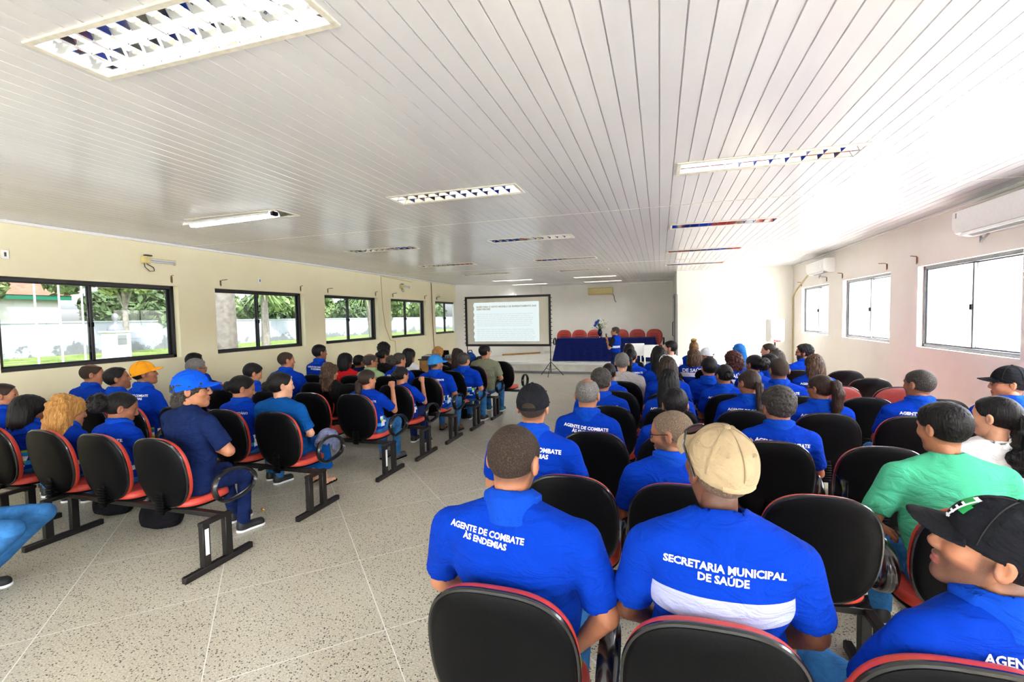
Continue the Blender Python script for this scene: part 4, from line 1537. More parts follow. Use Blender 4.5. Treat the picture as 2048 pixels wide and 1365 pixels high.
tag(MB().tube([(XL + 0.014, 14.95, 3.15), (XL + 0.014, 14.98, 2.4), (XL + 0.014, 15.02, 1.2), (XL + 0.014, 15.1, 0.7)], 0.012, 6).build('cable', M['rust']),
    'rust-coloured cable running down the left wall beside the fifth window', 'cable')
tag(MB().tube([(XL + 0.02, 11.9, 3.14), (XL + 0.02, 12.6, 3.12), (XL + 0.02, 13.6, 3.08)], 0.008, 6).build('cable', M['cable_pale']), 'thin cable along the top of the left wall above the fourth window', 'cable')
tag(MB().tube([(-5.9, STAGE_Y - 0.03, STAGE_Z + 0.02), (-5.0, STAGE_Y - 0.03, STAGE_Z + 0.018), (-4.2, STAGE_Y - 0.03, STAGE_Z + 0.02)], 0.014, 6).build('conduit', M['white_gloss']), 'white conduit along the stage edge under the screen', 'pipe')
t = tag(MB().box((-4.75, STAGE_Y - 0.02, 0.16), (0.09, 0.03, 0.12), 0.006).build('wall_socket', M['white_gloss']), 'white socket with a plug on the stage front', 'socket')
MB().tube([(-4.75, STAGE_Y - 0.05, 0.18), (-4.78, STAGE_Y - 0.06, 0.1), (-4.85, STAGE_Y - 0.05, 0.02)], 0.008, 6).build('plug', M['black_plastic'], t)

# ------------------------------------------------------------------ equipment desk by the left wall
dk = thing('equipment_desk', 'brown wooden desk by the left wall before the screen', 'desk', (-5.75, 12.55, 0))
MB().box((0, 0, 0.735), (1.75, 0.75, 0.035), 0.006).build('desktop', M['dark_wood'], dk)
MB().box((0.02, -0.32, 0.53), (1.66, 0.02, 0.36), 0.004).build('modesty_panel', M['wood_desk'], dk)
for s in (-1, 1):
    MB().box((s * 0.83, 0, 0.36), (0.04, 0.66, 0.715), 0.004).build('side_panel', M['wood_desk'], dk)
am = thing('amplifier', 'flat grey amplifier lying on the equipment desk', 'amplifier', (-5.62, 12.5, 0.754))
MB().box((0, 0, 0.055), (0.46, 0.34, 0.10), 0.01).build('case', M['mid_grey'], am)
for q in range(5):
    MB().cyl((-0.17 + q * 0.085, -0.172, 0.055), (-0.17 + q * 0.085, -0.19, 0.055), 0.014, 10).build('knob', M['black_plastic'], am)
mx = thing('sound_mixer', 'black sound mixer with pale faders at the near left end of the desk', 'mixer', (-6.32, 12.4, 0.754))
MB().box((0, 0, 0.05), (0.42, 0.38, 0.085), 0.01, Matrix.Rotation(0.12, 3, 'X')).build('case', M['dark_grey'], mx)
for q in range(8):
    MB().box((-0.17 + q * 0.048, -0.05, 0.095), (0.018, 0.14, 0.012), 0.003, Matrix.Rotation(0.12, 3, 'X')).build('fader', M['paper'], mx)
lp = thing('laptop', 'open black laptop on the equipment desk', 'laptop', (-6.0, 12.72, 0.754))
MB().box((0, 0, 0.012), (0.34, 0.24, 0.02), 0.004).build('keyboard', M['dark_grey'], lp)
MB().box((0, -0.13, 0.12), (0.34, 0.012, 0.22), 0.004, Matrix.Rotation(0.2, 3, 'X')).build('lid', M['black_plastic'], lp)
for q, (x, y, c, lab) in enumerate(((-5.2, 12.45, 'paper', 'white stack of papers at the far end of the desk'), (-5.28, 12.72, 'white_matte', 'white box lying behind the amplifier on the desk'))):
    mb = MB()
    if q == 0:
        for k in range(5):
            mb.box((0.006 * ((k * 7) % 3), 0, 0.008 + k * 0.013), (0.3, 0.21, 0.011), 0.001)
    else:
        mb.box((0, 0, 0.04), (0.22, 0.16, 0.075), 0.004); mb.box((0, 0, 0.082), (0.225, 0.165, 0.012), 0.003)
    tag(mb.build('paper_stack' if q == 0 else 'box', M[c], None, loc=(x, y, 0.754)), lab, 'papers' if q == 0 else 'box')


def backpack(loc, mat, label, rz=0.0, s=1.0):
    t = thing('backpack', label, 'backpack', loc, rz)
    v, f = net((-0.24, -0.18, -0.03), (0.24, 0.2, 0.52), 0.02, lambda P: smin(smax(ell(P, (0, 0, 0.24), (0.17, 0.11, 0.27)), -P[..., 2], 0.02), ell(P, (0, -0.09, 0.15), (0.13, 0.07, 0.13)), 0.03) + 0.012 * (vnoise(P, 9) - 0.5))
    o = link('body', npmesh('body', v * s, f, [mat]), t)
    MB().tube([(-0.05 * s, 0.05 * s, 0.49 * s), (-0.03 * s, 0.06 * s, 0.55 * s), (0.03 * s, 0.06 * s, 0.55 * s), (0.05 * s, 0.05 * s, 0.49 * s)], 0.012, 6).build('handle', M['black_plastic'], t)
    for q in (-1, 1):
        MB().tube([(q * 0.09 * s, 0.09 * s, 0.44 * s), (q * 0.10 * s, 0.16 * s, 0.33 * s), (q * 0.11 * s, 0.13 * s, 0.1 * s)], 0.018, 6).build('strap', M['black_plastic'], t)
    MB().tube([(-0.13 * s, -0.12 * s, 0.25 * s), (0, -0.155 * s, 0.27 * s), (0.13 * s, -0.12 * s, 0.25 * s)], 0.006, 6).build('zip', M['mid_grey'], t)
    return t


bs_t = thing('chair', 'dark chair beside the desk carrying the blue backpack', 'chair', (-4.55, 11.2, 0))
MB().box((0, 0, 0.45), (0.42, 0.42, 0.05), 0.02).build('seat', M['black_plastic'], bs_t)
MB().box((0.21, 0, 0.78), (0.03, 0.40, 0.32), 0.012).build('backrest', M['black_plastic'], bs_t)
for sx in (-1, 1):
    for sy in (-1, 1):
        MB().cyl((sx * 0.18, sy * 0.18, 0), (sx * 0.18, sy * 0.18, 0.44 if sx < 0 else 0.66), 0.014, 8).build('leg', M['black_steel'], bs_t)
backpack((-4.6, 11.2, 0.475), M['bag_blue'], 'bright blue backpack sitting up on a chair under the screen', 0.4, 1.1)
backpack((-3.55, 8.28, 0.0), M['bag_black'], 'black backpack on the floor under the olive-shirted man', 1.2, 0.85)
for (x, y, lab) in ((-4.55, 3.25, 'black bag on the floor under the nearest left seats'), (-5.35, 3.35, 'black bag on the floor at the left edge under the seats')):
    v, f = net((-0.26, -0.2, -0.03), (0.26, 0.2, 0.3), 0.02, lambda P: smax(ell(P, (0, 0, 0.08), (0.22, 0.15, 0.16)), -P[..., 2], 0.02) + 0.02 * (vnoise(P, 11) - 0.5))
    t = tag(link('handbag', npmesh('handbag', v, f, [M['bag_black']]), None, (x, y, 0.0)), lab, 'bag')
    MB().tube([(-0.1, 0, 0.22), (-0.06, 0.01, 0.29), (0.06, 0.01, 0.29), (0.1, 0, 0.22)], 0.01, 6).build('handle', M['black_plastic'], t)

# white plastic chairs seen from behind near the man in white
for (x, y, rz, lab) in ((-0.72, 14.3, 0.15, 'white plastic chair back left of the other, beside the man with the microphone'), (-0.23, 14.1, -0.05, 'white square-backed plastic chair nearest the outstretched arm')):
    t = thing('plastic_chair', lab, 'chair', (x, y, 0), rz)
    MB().box((0, -0.2, 0.87 if x > -0.3 else 0.9), (0.42 if x > -0.3 else 0.54, 0.03, 0.36), 0.03, Matrix.Rotation(0.08, 3, 'X')).build('backrest', M['white_gloss'], t)
    MB().box((0, 0.02, 0.45), (0.42, 0.42, 0.04), 0.018).build('seat', M['white_gloss'], t)
    for sx in (-1, 1):
        MB().tube([(sx * 0.17, -0.21, 0.0), (sx * 0.17, -0.18, 0.45), (sx * 0.165, -0.19, 0.9)], 0.018, 8).build('leg', M['white_gloss'], t)
        MB().tube([(sx * 0.17, 0.2, 0.0), (sx * 0.17, 0.18, 0.44)], 0.018, 8).build('leg', M['white_gloss'], t)
dk2 = thing('side_table', 'small white-topped table at the right edge beyond the wavy-haired woman', 'table', (2.95, 4.35, 0))
MB().box((0, 0, 0.70), (0.75, 0.5, 0.03), 0.006).build('tabletop', M['white_matte'], dk2)
for sx in (-1, 1):
    for sy in (-1, 1):
        MB().cyl((sx * 0.33, sy * 0.21, 0), (sx * 0.33, sy * 0.21, 0.69), 0.016, 8).build('leg', M['mid_grey'], dk2)

# ------------------------------------------------------------------ outside the left windows
GZ = 0.75
mg, ng, bg = new_mat('grass_ground')
p_ = world_coords(ng)
n1 = node(ng, 'ShaderNodeTexNoise', Scale=1.2, Detail=6.0); ng.links.new(p_, n1.inputs['Vector'])
r1 = ramp(ng, n1.outputs['Fac'], [(0.35, srgb(110, 140, 60)), (0.55, srgb(150, 172, 84)), (0.7, srgb(190, 186, 130))])
ng.links.new(r1.outputs[0], bg.inputs['Base Color']); bg.inputs['Roughness'].default_value = 0.9
n2 = node(ng, 'ShaderNodeTexNoise', Scale=60.0, Detail=3.0); ng.links.new(p_, n2.inputs['Vector'])
bump(ng, bg, n2.outputs['Fac'], 0.8, 0.05)
b_ = MB(); b_.box((-35, 12, GZ - 0.5), (54.0 - 1.0, 90, 1.0))
b_ = MB(); b_.box(((-62 + XL - 0.9) / 2, 12, GZ - 0.45), (62 + XL - 0.9, 110, 0.9))
o = b_.build('lawn', mg, smooth=False); o['kind'] = 'structure'
o = MB().box((-12.2, 12, GZ + 0.005), (4.2, 110, 0.02)).build('path', plain('path_concrete', srgb(200, 196, 186), 0.8, scale=2), smooth=False); o['kind'] = 'structure'
o = MB().box((XL - 0.6, 12, GZ * 0.5), (0.6, 110, GZ + 0.02)).build('kerb', M['concrete'], smooth=False); o['kind'] = 'structure'
mw, nw, bw = new_mat('boundary_paint')
p_ = world_coords(nw)
n1 = node(nw, 'ShaderNodeTexNoise', Scale=0.8, Detail=8.0, Roughness=0.7); nw.links.new(p_, n1.inputs['Vector'])
sep_ = nw.nodes.new('ShaderNodeSeparateXYZ'); nw.links.new(p_, sep_.inputs[0])
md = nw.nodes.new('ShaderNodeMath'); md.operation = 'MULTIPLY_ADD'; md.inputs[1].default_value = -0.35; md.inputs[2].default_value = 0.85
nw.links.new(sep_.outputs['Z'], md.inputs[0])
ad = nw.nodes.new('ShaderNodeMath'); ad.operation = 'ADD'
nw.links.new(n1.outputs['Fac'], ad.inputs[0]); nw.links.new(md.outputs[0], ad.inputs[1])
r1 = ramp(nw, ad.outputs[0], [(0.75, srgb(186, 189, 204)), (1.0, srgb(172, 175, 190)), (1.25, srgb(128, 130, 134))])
nw.links.new(r1.outputs[0], bw.inputs['Base Color']); bw.inputs['Roughness'].default_value = 0.85
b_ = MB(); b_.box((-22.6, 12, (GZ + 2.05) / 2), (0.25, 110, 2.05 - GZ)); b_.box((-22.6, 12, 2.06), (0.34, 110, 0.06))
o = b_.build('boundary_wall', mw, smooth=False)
tag(o, 'long white stained boundary wall beyond the lawn outside the left windows', 'wall')
for k, (y, lab) in enumerate(((8.28, 'nearest thin white flagpole outside the first left window'), (7.80, 'middle thin white flagpole outside the first left window'), (7.33, 'leftmost thin white flagpole outside the first left window'))):
    t = thing('flagpole', lab, 'pole', (-13.9, y, GZ + 0.012), 0, 'flagpoles on the lawn')
    MB().cyl((0, 0, 0), (0, 0, 5.6), 0.022, 10, 0.018).build('pole', M['white_gloss'], t)
    MB().cyl((0, 0, 0), (0, 0, 0.1), 0.09, 10).build('base', M['concrete'], t)
mo = thing('bust_monument', 'bust on a white pedestal with plaque outside the first left window', 'monument', (-17.5, 11.35, GZ))
MB().box((0, 0, 0.45), (0.62, 0.55, 0.9), 0.02).box((0, 0, 0.93), (0.72, 0.64, 0.06), 0.01).box((0, 0, 0.03), (0.85, 0.8, 0.06), 0.01).build('pedestal', M['white_matte'], mo)
MB().box((0.32, -0.02, 0.66), (0.02, 0.28, 0.32), 0.004).build('plaque', M['mid_grey'], mo)
v, f = net((-0.3, -0.35, 0.9), (0.3, 0.35, 1.75), 0.025, lambda P: smin(smin(smax(ell(P, (0, 0, 0.98), (0.16, 0.26, 0.20)), 0.955 - P[..., 2], 0.02), cone(P, (0, 0, 1.1), (0, 0, 1.3), 0.07, 0.06), 0.05), ell(P, (0.01, 0, 1.42), (0.11, 0.09, 0.135)), 0.03))
link('bust', npmesh('bust', v, f, [M['mid_grey']]), mo)

LEAFM = [plain('foliage_dark', srgb(98, 122, 76), 0.6, var=0.4, scale=3), plain('foliage_mid', srgb(126, 150, 90), 0.6, var=0.4, scale=3), plain('foliage_light', srgb(166, 182, 116), 0.6, var=0.35, scale=3)]
BARK = plain('bark', srgb(150, 142, 132), 0.85, var=0.35, scale=9, bmp=0.5)


def crown_mesh(seed, n, rad, mat):
    r = np.random.default_rng(seed)
    blobs = [(r.normal(0, 0.45, 3) * rad, r.uniform(0.35, 0.6) * min(rad)) for _ in range(9)]
    which = r.integers(0, 9, n)
    C = np.array([b[0] for b in blobs])[which]
    R = np.array([b[1] for b in blobs])[which]
    d = r.normal(size=(n, 3)); d /= np.linalg.norm(d, axis=1)[:, None]
    P = C + d * (R * r.uniform(0.75, 1.08, n))[:, None]
    nrm = d + r.normal(0, 0.5, (n, 3)); nrm /= np.linalg.norm(nrm, axis=1)[:, None]
    u = np.cross(nrm, r.normal(size=(n, 3))); u /= np.linalg.norm(u, axis=1)[:, None]
    w = np.cross(nrm, u)
    s = r.uniform(0.09, 0.2, n)[:, None] * 1.25
    V = np.stack([P - u * s, P + w * s * 0.5 + nrm * 0.03, P + u * s, P - w * s * 0.5 + nrm * 0.03], 1).reshape(-1, 3)
    F = np.arange(4 * n).reshape(-1, 4)
    return npmesh('crown', V, F, [mat], smooth=False)


CROWNS = [crown_mesh(k, 2600, (1.7, 1.9, 1.3), LEAFM[k % 3]) for k in range(4)]
rg = random.Random(11)
TREES = [(-19.0, 4.9, 4.3, 1.15, 2, 'pale green tree on the lawn at the left edge of the first window'), (-26, 11.5, 3.9, 1.1, 1, 'spreading tree behind the wall in the middle of the first left window'),
         (-21, 14.0, 3.7, 0.8, 2, 'slim pale tree by the wall at the right side of the first left window'),
         (-25, 17.2, 3.2, 1.2, 0, 'dark tree behind the wall left in the second left window'), (-25, 21.5, 3.3, 1.35, 1, 'broad tree behind the wall right in the second left window'),
         (-25, 25.8, 3.2, 1.35, 0, 'dark bushy tree behind the wall left in the third window'), (-25, 30.5, 3.2, 1.35, 1, 'bushy tree behind the wall at the right of the third window'),
         (-25, 35.5, 3.2, 1.4, 0, 'dark tree filling the fourth left window'), (-25, 41, 3.2, 1.5, 1, 'tree behind the wall in the fifth left window'), (-25, 47, 3.2, 1.5, 0, 'tree behind the wall at the right of the fifth left window'),
         (-32, 15, 4.6, 1.5, 0, 'tall dark tree far behind the roofed house'), (-30, 23.5, 4.8, 1.5, 1, 'tall tree in the second row behind the wall')]
for k, (x, y, z, s, mi, lab) in enumerate(TREES):
    t = thing('tree', lab, 'tree', (x, y, GZ), rg.uniform(0, 6), 'trees outside the left windows')
    tr_ = MB().tube([(0, 0, 0), (0.06, 0.03, (z - GZ) * 0.5), (0, 0.05, z - GZ)], [0.16 * s, 0.12 * s, 0.07 * s], 8)
    for q in range(5):
        a = q * 1.3
        tr_.tube([(0.03, 0.03, (z - GZ) * 0.6), (0.5 * math.cos(a) * s, 0.5 * math.sin(a) * s, z - GZ + 0.1), (1.1 * math.cos(a) * s, 1.1 * math.sin(a) * s, z - GZ + 0.5)], [0.06, 0.045, 0.02], 6)
    tr_.build('trunk', BARK, t)
    c = link('crown', CROWNS[mi], t, (0, 0, z - GZ)); c.scale = (s, s, s)


def palm(x, y, h, r, n, L, label, droop=1.0, lean=(0, 0)):
    t = thing('palm', label, 'palm', (x, y, GZ), 0, 'palms outside the left windows')
    pts = [(lean[0] * q * q / 64, lean[1] * q * q / 64, h * q / 8) for q in range(9)]
    MB().tube(pts, [r * (1.15 - 0.3 * q / 8) for q in range(9)], 14).build('trunk', BARK, t)
    g = random.Random(int(x * 10 + y))
    top = Vector(pts[-1])
    fr = MB()
    for k in range(n):
        a = 2 * math.pi * k / n + g.uniform(-.2, .2)
        el = g.uniform(-0.5, 1.2)
        d = Vector((math.cos(a) * math.cos(el), math.sin(a) * math.cos(el), math.sin(el)))
        s = Vector((-math.sin(a), math.cos(a), 0)) * 0.035
        pr_ = [top + d * L * u - Vector((0, 0, droop * L * 0.45 * u * u)) for u in (0, 0.35, 0.7, 1.0)]
        wd = (0.5, 1.0, 0.8, 0.05)
        vs = []
        for p, w in zip(pr_, wd):
            vs += [p - s * w, p + s * w]
        fr.add(vs, [(0, 1, 3, 2), (2, 3, 5, 4), (4, 5, 7, 6)])
    fr.build('fronds', LEAFM[1], t, smooth=False)


palm(-10.6, 9.42, 6.5, 0.25, 40, 1.8, 'thick pale palm trunk close outside the second left window')
palm(-15.2, 15.4, 2.5, 0.14, 110, 1.25, 'spiky-leaved palm in the second left window beside the thick trunk', 0.7)
palm(-14.2, 21.3, 2.6, 0.12, 110, 1.2, 'leaning spiky palm in the third left window', 0.7, (0.0, -0.5))
palm(-14.4, 22.2, 0.35, 0.1, 60, 0.8, 'low agave plant at the foot of the leaning palm', 0.3)
palm(-13.5, 32.2, 2.4, 0.12, 100, 1.2, 'spiky palm in the fifth left window', 0.8)
hs = thing('house', 'low house with a red tiled roof and green fascia behind the boundary wall', 'house', (-30, 12.2, GZ))
MB().box((0, 0, 1.3), (5, 6.5, 2.6)).build('walls', M['plaster_white'], hs, smooth=False)
MB().box((2.7, 0, 2.5), (0.12, 7.2, 0.22)).build('fascia', plain('green_fascia', srgb(40, 130, 100), 0.5), hs)
mb = MB()
mb.add([(2.8, -3.6, 2.6), (2.8, 3.6, 2.6), (0, 3.6, 4.0), (0, -3.6, 4.0), (-2.8, -3.6, 2.6), (-2.8, 3.6, 2.6)], [(0, 1, 2, 3), (3, 2, 5, 4), (0, 3, 4), (1, 5, 2)])
mb.build('roof', plain('roof_tiles', srgb(196, 120, 96), 0.8, var=0.3, scale=5), hs, smooth=False)
# outside the right windows and the added rear openings: pale paved yards
o = MB().box((XR + 20.4, 8, -0.35), (40, 90, 0.5)).build('yard', plain('yard_paving', srgb(246, 244, 240), 0.9, scale=1.5), smooth=False); o['kind'] = 'structure'
o = MB().box((-2, Y_REAR - 15.4, -0.35), (44, 30, 0.5)).build('yard', plain('yard_rear', srgb(214, 210, 200), 0.9, scale=1.5), smooth=False); o['kind'] = 'structure'

# ------------------------------------------------------------------ people: shared head, hair, cap, hand and shoe shapes
# head space: origin at the middle of the skull, face towards +Y, crown towards +Z


def cranium(P):
    return smin(ell(P, (0, -0.018, 0.028), (0.074, 0.096, 0.089)), ell(P, (0, 0.03, 0.03), (0.063, 0.06, 0.062)), 0.03)


def head_sdf(P):
    d = cranium(P)
    d = smin(d, ell(P, (0, 0.028, -0.035), (0.058, 0.062, 0.078)), 0.03)
    d = smin(d, cone(P, (0, 0.02, -0.07), (0, 0.064, -0.098), 0.048, 0.026), 0.025)
    for s in (-1, 1):
        d = smin(d, ell(P, (s * 0.04, 0.055, -0.022), (0.024, 0.026, 0.024)), 0.02)
        d = smax(d, -ell(P, (s * 0.031, 0.100, 0.004), (0.019, 0.016, 0.012)), 0.012)
        d = smin(d, cone(P, (s * 0.013, 0.086, 0.022), (s * 0.045, 0.074, 0.024), 0.010, 0.008), 0.012)
        d = smin(d, ell(P, (s * 0.012, 0.095, -0.033), (0.010, 0.011, 0.009)), 0.008)
        # ear: rim with a hollow
        ear = ell(P, (s * 0.080, -0.012, -0.004), (0.012, 0.019, 0.032))
        ear = smax(ear, -ell(P, (s * 0.093, -0.005, -0.002), (0.011, 0.012, 0.022)), 0.004)
        d = smin(d, ear, 0.008)
    d = smin(d, cone(P, (0, 0.085, 0.014), (0, 0.102, -0.028), 0.009, 0.0115), 0.014)
    d = smin(d, ell(P, (0, 0.086, -0.060), (0.022, 0.012, 0.007)), 0.007)
    d = smin(d, ell(P, (0, 0.085, -0.073), (0.018, 0.012, 0.007)), 0.007)
    d = smax(d, -ell(P, (0, 0.098, -0.0665), (0.024, 0.007, 0.0022)), 0.004)
    d = smin(d, cone(P, (0, -0.015, -0.06), (0, -0.016, -0.095), 0.049, 0.047), 0.03)
    return d


HEADS = {}


def head_template(step):
    if step not in HEADS:
        v, f = net((-0.105, -0.13, -0.165), (0.105, 0.135, 0.135), step, head_sdf)
        c = v[f].mean(1)
        HEADS[step] = (v, f, c)
    return HEADS[step]


def uv_sphere(c, r, n=12):
    vs, fs = [], []
    for i in range(n + 1):
        t = math.pi * i / n
        for j in range(2 * n):
            a = math.pi * j / n
            vs.append((c[0] + r * math.sin(t) * math.cos(a), c[1] + r * math.cos(t), c[2] + r * math.sin(t) * math.sin(a)))
    for i in range(n):
        for j in range(2 * n):
            k = (j + 1) % (2 * n)
            fs.append((i * 2 * n + j, i * 2 * n + k, (i + 1) * 2 * n + k, (i + 1) * 2 * n + j))
    return np.array(vs), np.array(fs)


EYE_V, EYE_F = uv_sphere((0, 0, 0), 0.0125, 6)


def hairline(y):
    return np.interp(y, [-0.12, -0.10, -0.06, -0.03, -0.012, 0.0, 0.03, 0.05, 0.066, 0.078], [-0.062, -0.062, -0.052, -0.042, -0.03, 0.012, 0.012, 0.035, 0.06, 0.078])


def curl(P, amp, sc):
    return amp * (vnoise(P, sc) - 0.5) * 2


def face_cut(d, P, big=1.0):
    return smax(d, -ell(P, (0, 0.105, -0.035), (0.064 * big, 0.085, 0.108)), 0.012)


def hair_sdf(style):
    def short(off, amp=0.0, sc=120, top=0.0):
        def fn(P):
            d = cranium(P) - off - top * np.clip(P[..., 2] / 0.1, 0, 1)
            if amp:
                d = d - curl(P, amp, sc)
            return smax(d, hairline(P[..., 1]) - P[..., 2], 0.004)
        return fn
    if style == 'buzz':
        return short(0.0035), ((-0.1, -0.13, -0.08), (0.1, 0.11, 0.135)), 0.006
    if style == 'short':
        return short(0.009, 0.003, 130, 0.006), ((-0.11, -0.14, -0.08), (0.11, 0.12, 0.15)), 0.006
    if style == 'curly_short':
        return short(0.013, 0.006, 85, 0.006), ((-0.11, -0.14, -0.08), (0.11, 0.12, 0.155)), 0.0055
    if style == 'balding':
        def fn(P):
            d = short(0.005, 0.0015, 150)(P)
            return smax(d, -ell(P, (0, -0.005, 0.118), (0.050, 0.092, 0.05)), 0.006)
        return fn, ((-0.1, -0.13, -0.08), (0.1, 0.11, 0.135)), 0.006
    if style == 'afro':
        def fn(P):
            d = ell(P, (0, -0.03, 0.05), (0.115, 0.12, 0.11)) - curl(P, 0.012, 60)
            return face_cut(smax(d, -0.075 - P[..., 2], 0.01), P)
        return fn, ((-0.15, -0.18, -0.1), (0.15, 0.13, 0.19)), 0.008

    def tight(P, off=0.008):
        d = cranium(P) - off
        return smax(d, hairline(P[..., 1]) - 0.004 - P[..., 2], 0.006)

    def strands(P, a=0.003):
        Q = P * np.array([1, 1, 0.12], np.float32)
        return a * (vnoise(Q, 110) - 0.5) * 2
    if style == 'bun':
        def fn(P):
            d = smin(tight(P) - strands(P, 0.0012), ell(P, (0, -0.125, 0.005), (0.046, 0.036, 0.046)) - curl(P, 0.006, 50), 0.012)
            return d
        return fn, ((-0.11, -0.19, -0.09), (0.11, 0.12, 0.14)), 0.006
    if style == 'puff':
        def fn(P):
            return smin(tight(P) - strands(P, 0.0012), ell(P, (0, -0.145, 0.02), (0.085, 0.07, 0.075)) - curl(P, 0.012, 55), 0.012)
        return fn, ((-0.13, -0.25, -0.1), (0.13, 0.12, 0.14)), 0.007
    if style == 'topbun':
        def fn(P):
            return smin(tight(P) - strands(P, 0.0012), ell(P, (0, -0.04, 0.135), (0.05, 0.05, 0.04)) - curl(P, 0.008, 55), 0.012)
        return fn, ((-0.11, -0.15, -0.09), (0.11, 0.12, 0.21)), 0.006
    if style in ('ponytail', 'lowpony', 'wavypony'):
        def fn(P):
            d = tight(P) - strands(P, 0.0012)
            if style == 'ponytail':
                pts = [((0, -0.10, 0.05), 0.022), ((0, -0.145, 0.045), 0.038), ((0.0, -0.165, -0.03), 0.046), ((0.0, -0.15, -0.13), 0.042), ((0.0, -0.135, -0.22), 0.022)]
            elif style == 'wavypony':
                pts = [((0, -0.10, 0.01), 0.024), ((0, -0.13, -0.01), 0.045), ((0.01, -0.14, -0.10), 0.068), ((0.0, -0.125, -0.20), 0.068), ((0.0, -0.115, -0.27), 0.035)]
            else:
                pts = [((0, -0.10, -0.02), 0.026), ((0, -0.125, -0.03), 0.034), ((0.0, -0.13, -0.12), 0.034), ((0.0, -0.125, -0.22), 0.03), ((0.0, -0.12, -0.29), 0.014)]
            t = None
            for (a, ra), (b, rb) in zip(pts, pts[1:]):
                c = cone(P, a, b, ra, rb)
                t = c if t is None else smin(t, c, 0.015)
            if style == 'wavypony':
                t = t - curl(P, 0.014, 38)
            t = t - strands(P, 0.005)
            return smin(d, t, 0.01)
        return fn, ((-0.12, -0.24, -0.34), (0.12, 0.12, 0.14)), 0.007
    if style in ('long', 'longwavy', 'bob', 'curtain'):
        L = {'long': -0.30, 'longwavy': -0.26, 'bob': -0.155, 'curtain': -0.2}[style]
        wd = {'long': 0.104, 'longwavy': 0.126, 'bob': 0.118, 'curtain': 0.11}[style]

        def fn(P):
            d = cranium(P) - 0.014
            back = ell(P, (0, -0.055, -0.02 + L * 0.35), (wd, 0.078, 0.06 - L * 0.78))
            d = smin(d, back, 0.03)
            d = smax(d, L - P[..., 2] + 0.02 * (vnoise(P * np.array([1, 1, 0], np.float32), 60) - 0.5) * 2, 0.01)
            d = d - strands(P, 0.006)
            if style == 'longwavy':
                d = d - curl(P, 0.010, 32)
            d = face_cut(d, P)
            return smax(d, -cone(P, (0, 0.03, -0.08), (0, 0.02, -0.4), 0.058, 0.075), 0.01)
        return fn, ((-0.15, -0.17, -0.34), (0.15, 0.12, 0.14)), 0.007
    if style == 'curlylong':
        def fn(P):
            d = cranium(P) - 0.016
            d = smin(d, ell(P, (0.012, -0.065, -0.05), (0.112, 0.09, 0.155)), 0.03) - curl(P, 0.013, 62)
            return face_cut(d, P)
        return fn, ((-0.16, -0.2, -0.25), (0.16, 0.12, 0.16)), 0.007
    if style == 'neckcurls':                     # curls under a cap
        def fn(P):
            d = smin(cranium(P) - 0.010, ell(P, (0, -0.075, -0.065), (0.078, 0.05, 0.06)), 0.02) - curl(P, 0.010, 65)
            d = smax(d, P[..., 2] - 0.05, 0.01)
            d = smax(d, hairline(P[..., 1]) - 0.05 - P[..., 2], 0.01)
            return face_cut(d, P, 1.12)
        return fn, ((-0.12, -0.16, -0.15), (0.12, 0.12, 0.1)), 0.006
    if style == 'scarf':
        def fn(P):
            d = cranium(P) - 0.014 + 0.004 * np.sin(P[..., 2] * 150 + P[..., 1] * 60)
            d = smin(d, cone(P, (0.02, -0.10, 0.0), (0.03, -0.13, -0.22), 0.05, 0.075), 0.03)
            return face_cut(smax(d, -0.05 + np.minimum(0, P[..., 1] * 3) - P[..., 2], 0.01), P)
        return fn, ((-0.14, -0.24, -0.33), (0.14, 0.12, 0.15)), 0.008
    raise KeyError(style)


HAIRC = {}


def hair_mesh(style, col):
    if (style, None) not in HAIRC:
        fn, (lo, hi), st = hair_sdf(style)
        HAIRC[style, None] = net(lo, hi, st, fn)
    if (style, col) not in HAIRC:
        v, f = HAIRC[style, None]
        HAIRC[style, col] = npmesh('hair', v, f, [HAIR[col] if col in HAIR else CLOTH[col]])
    return HAIRC[style, col]


CAPC = {}


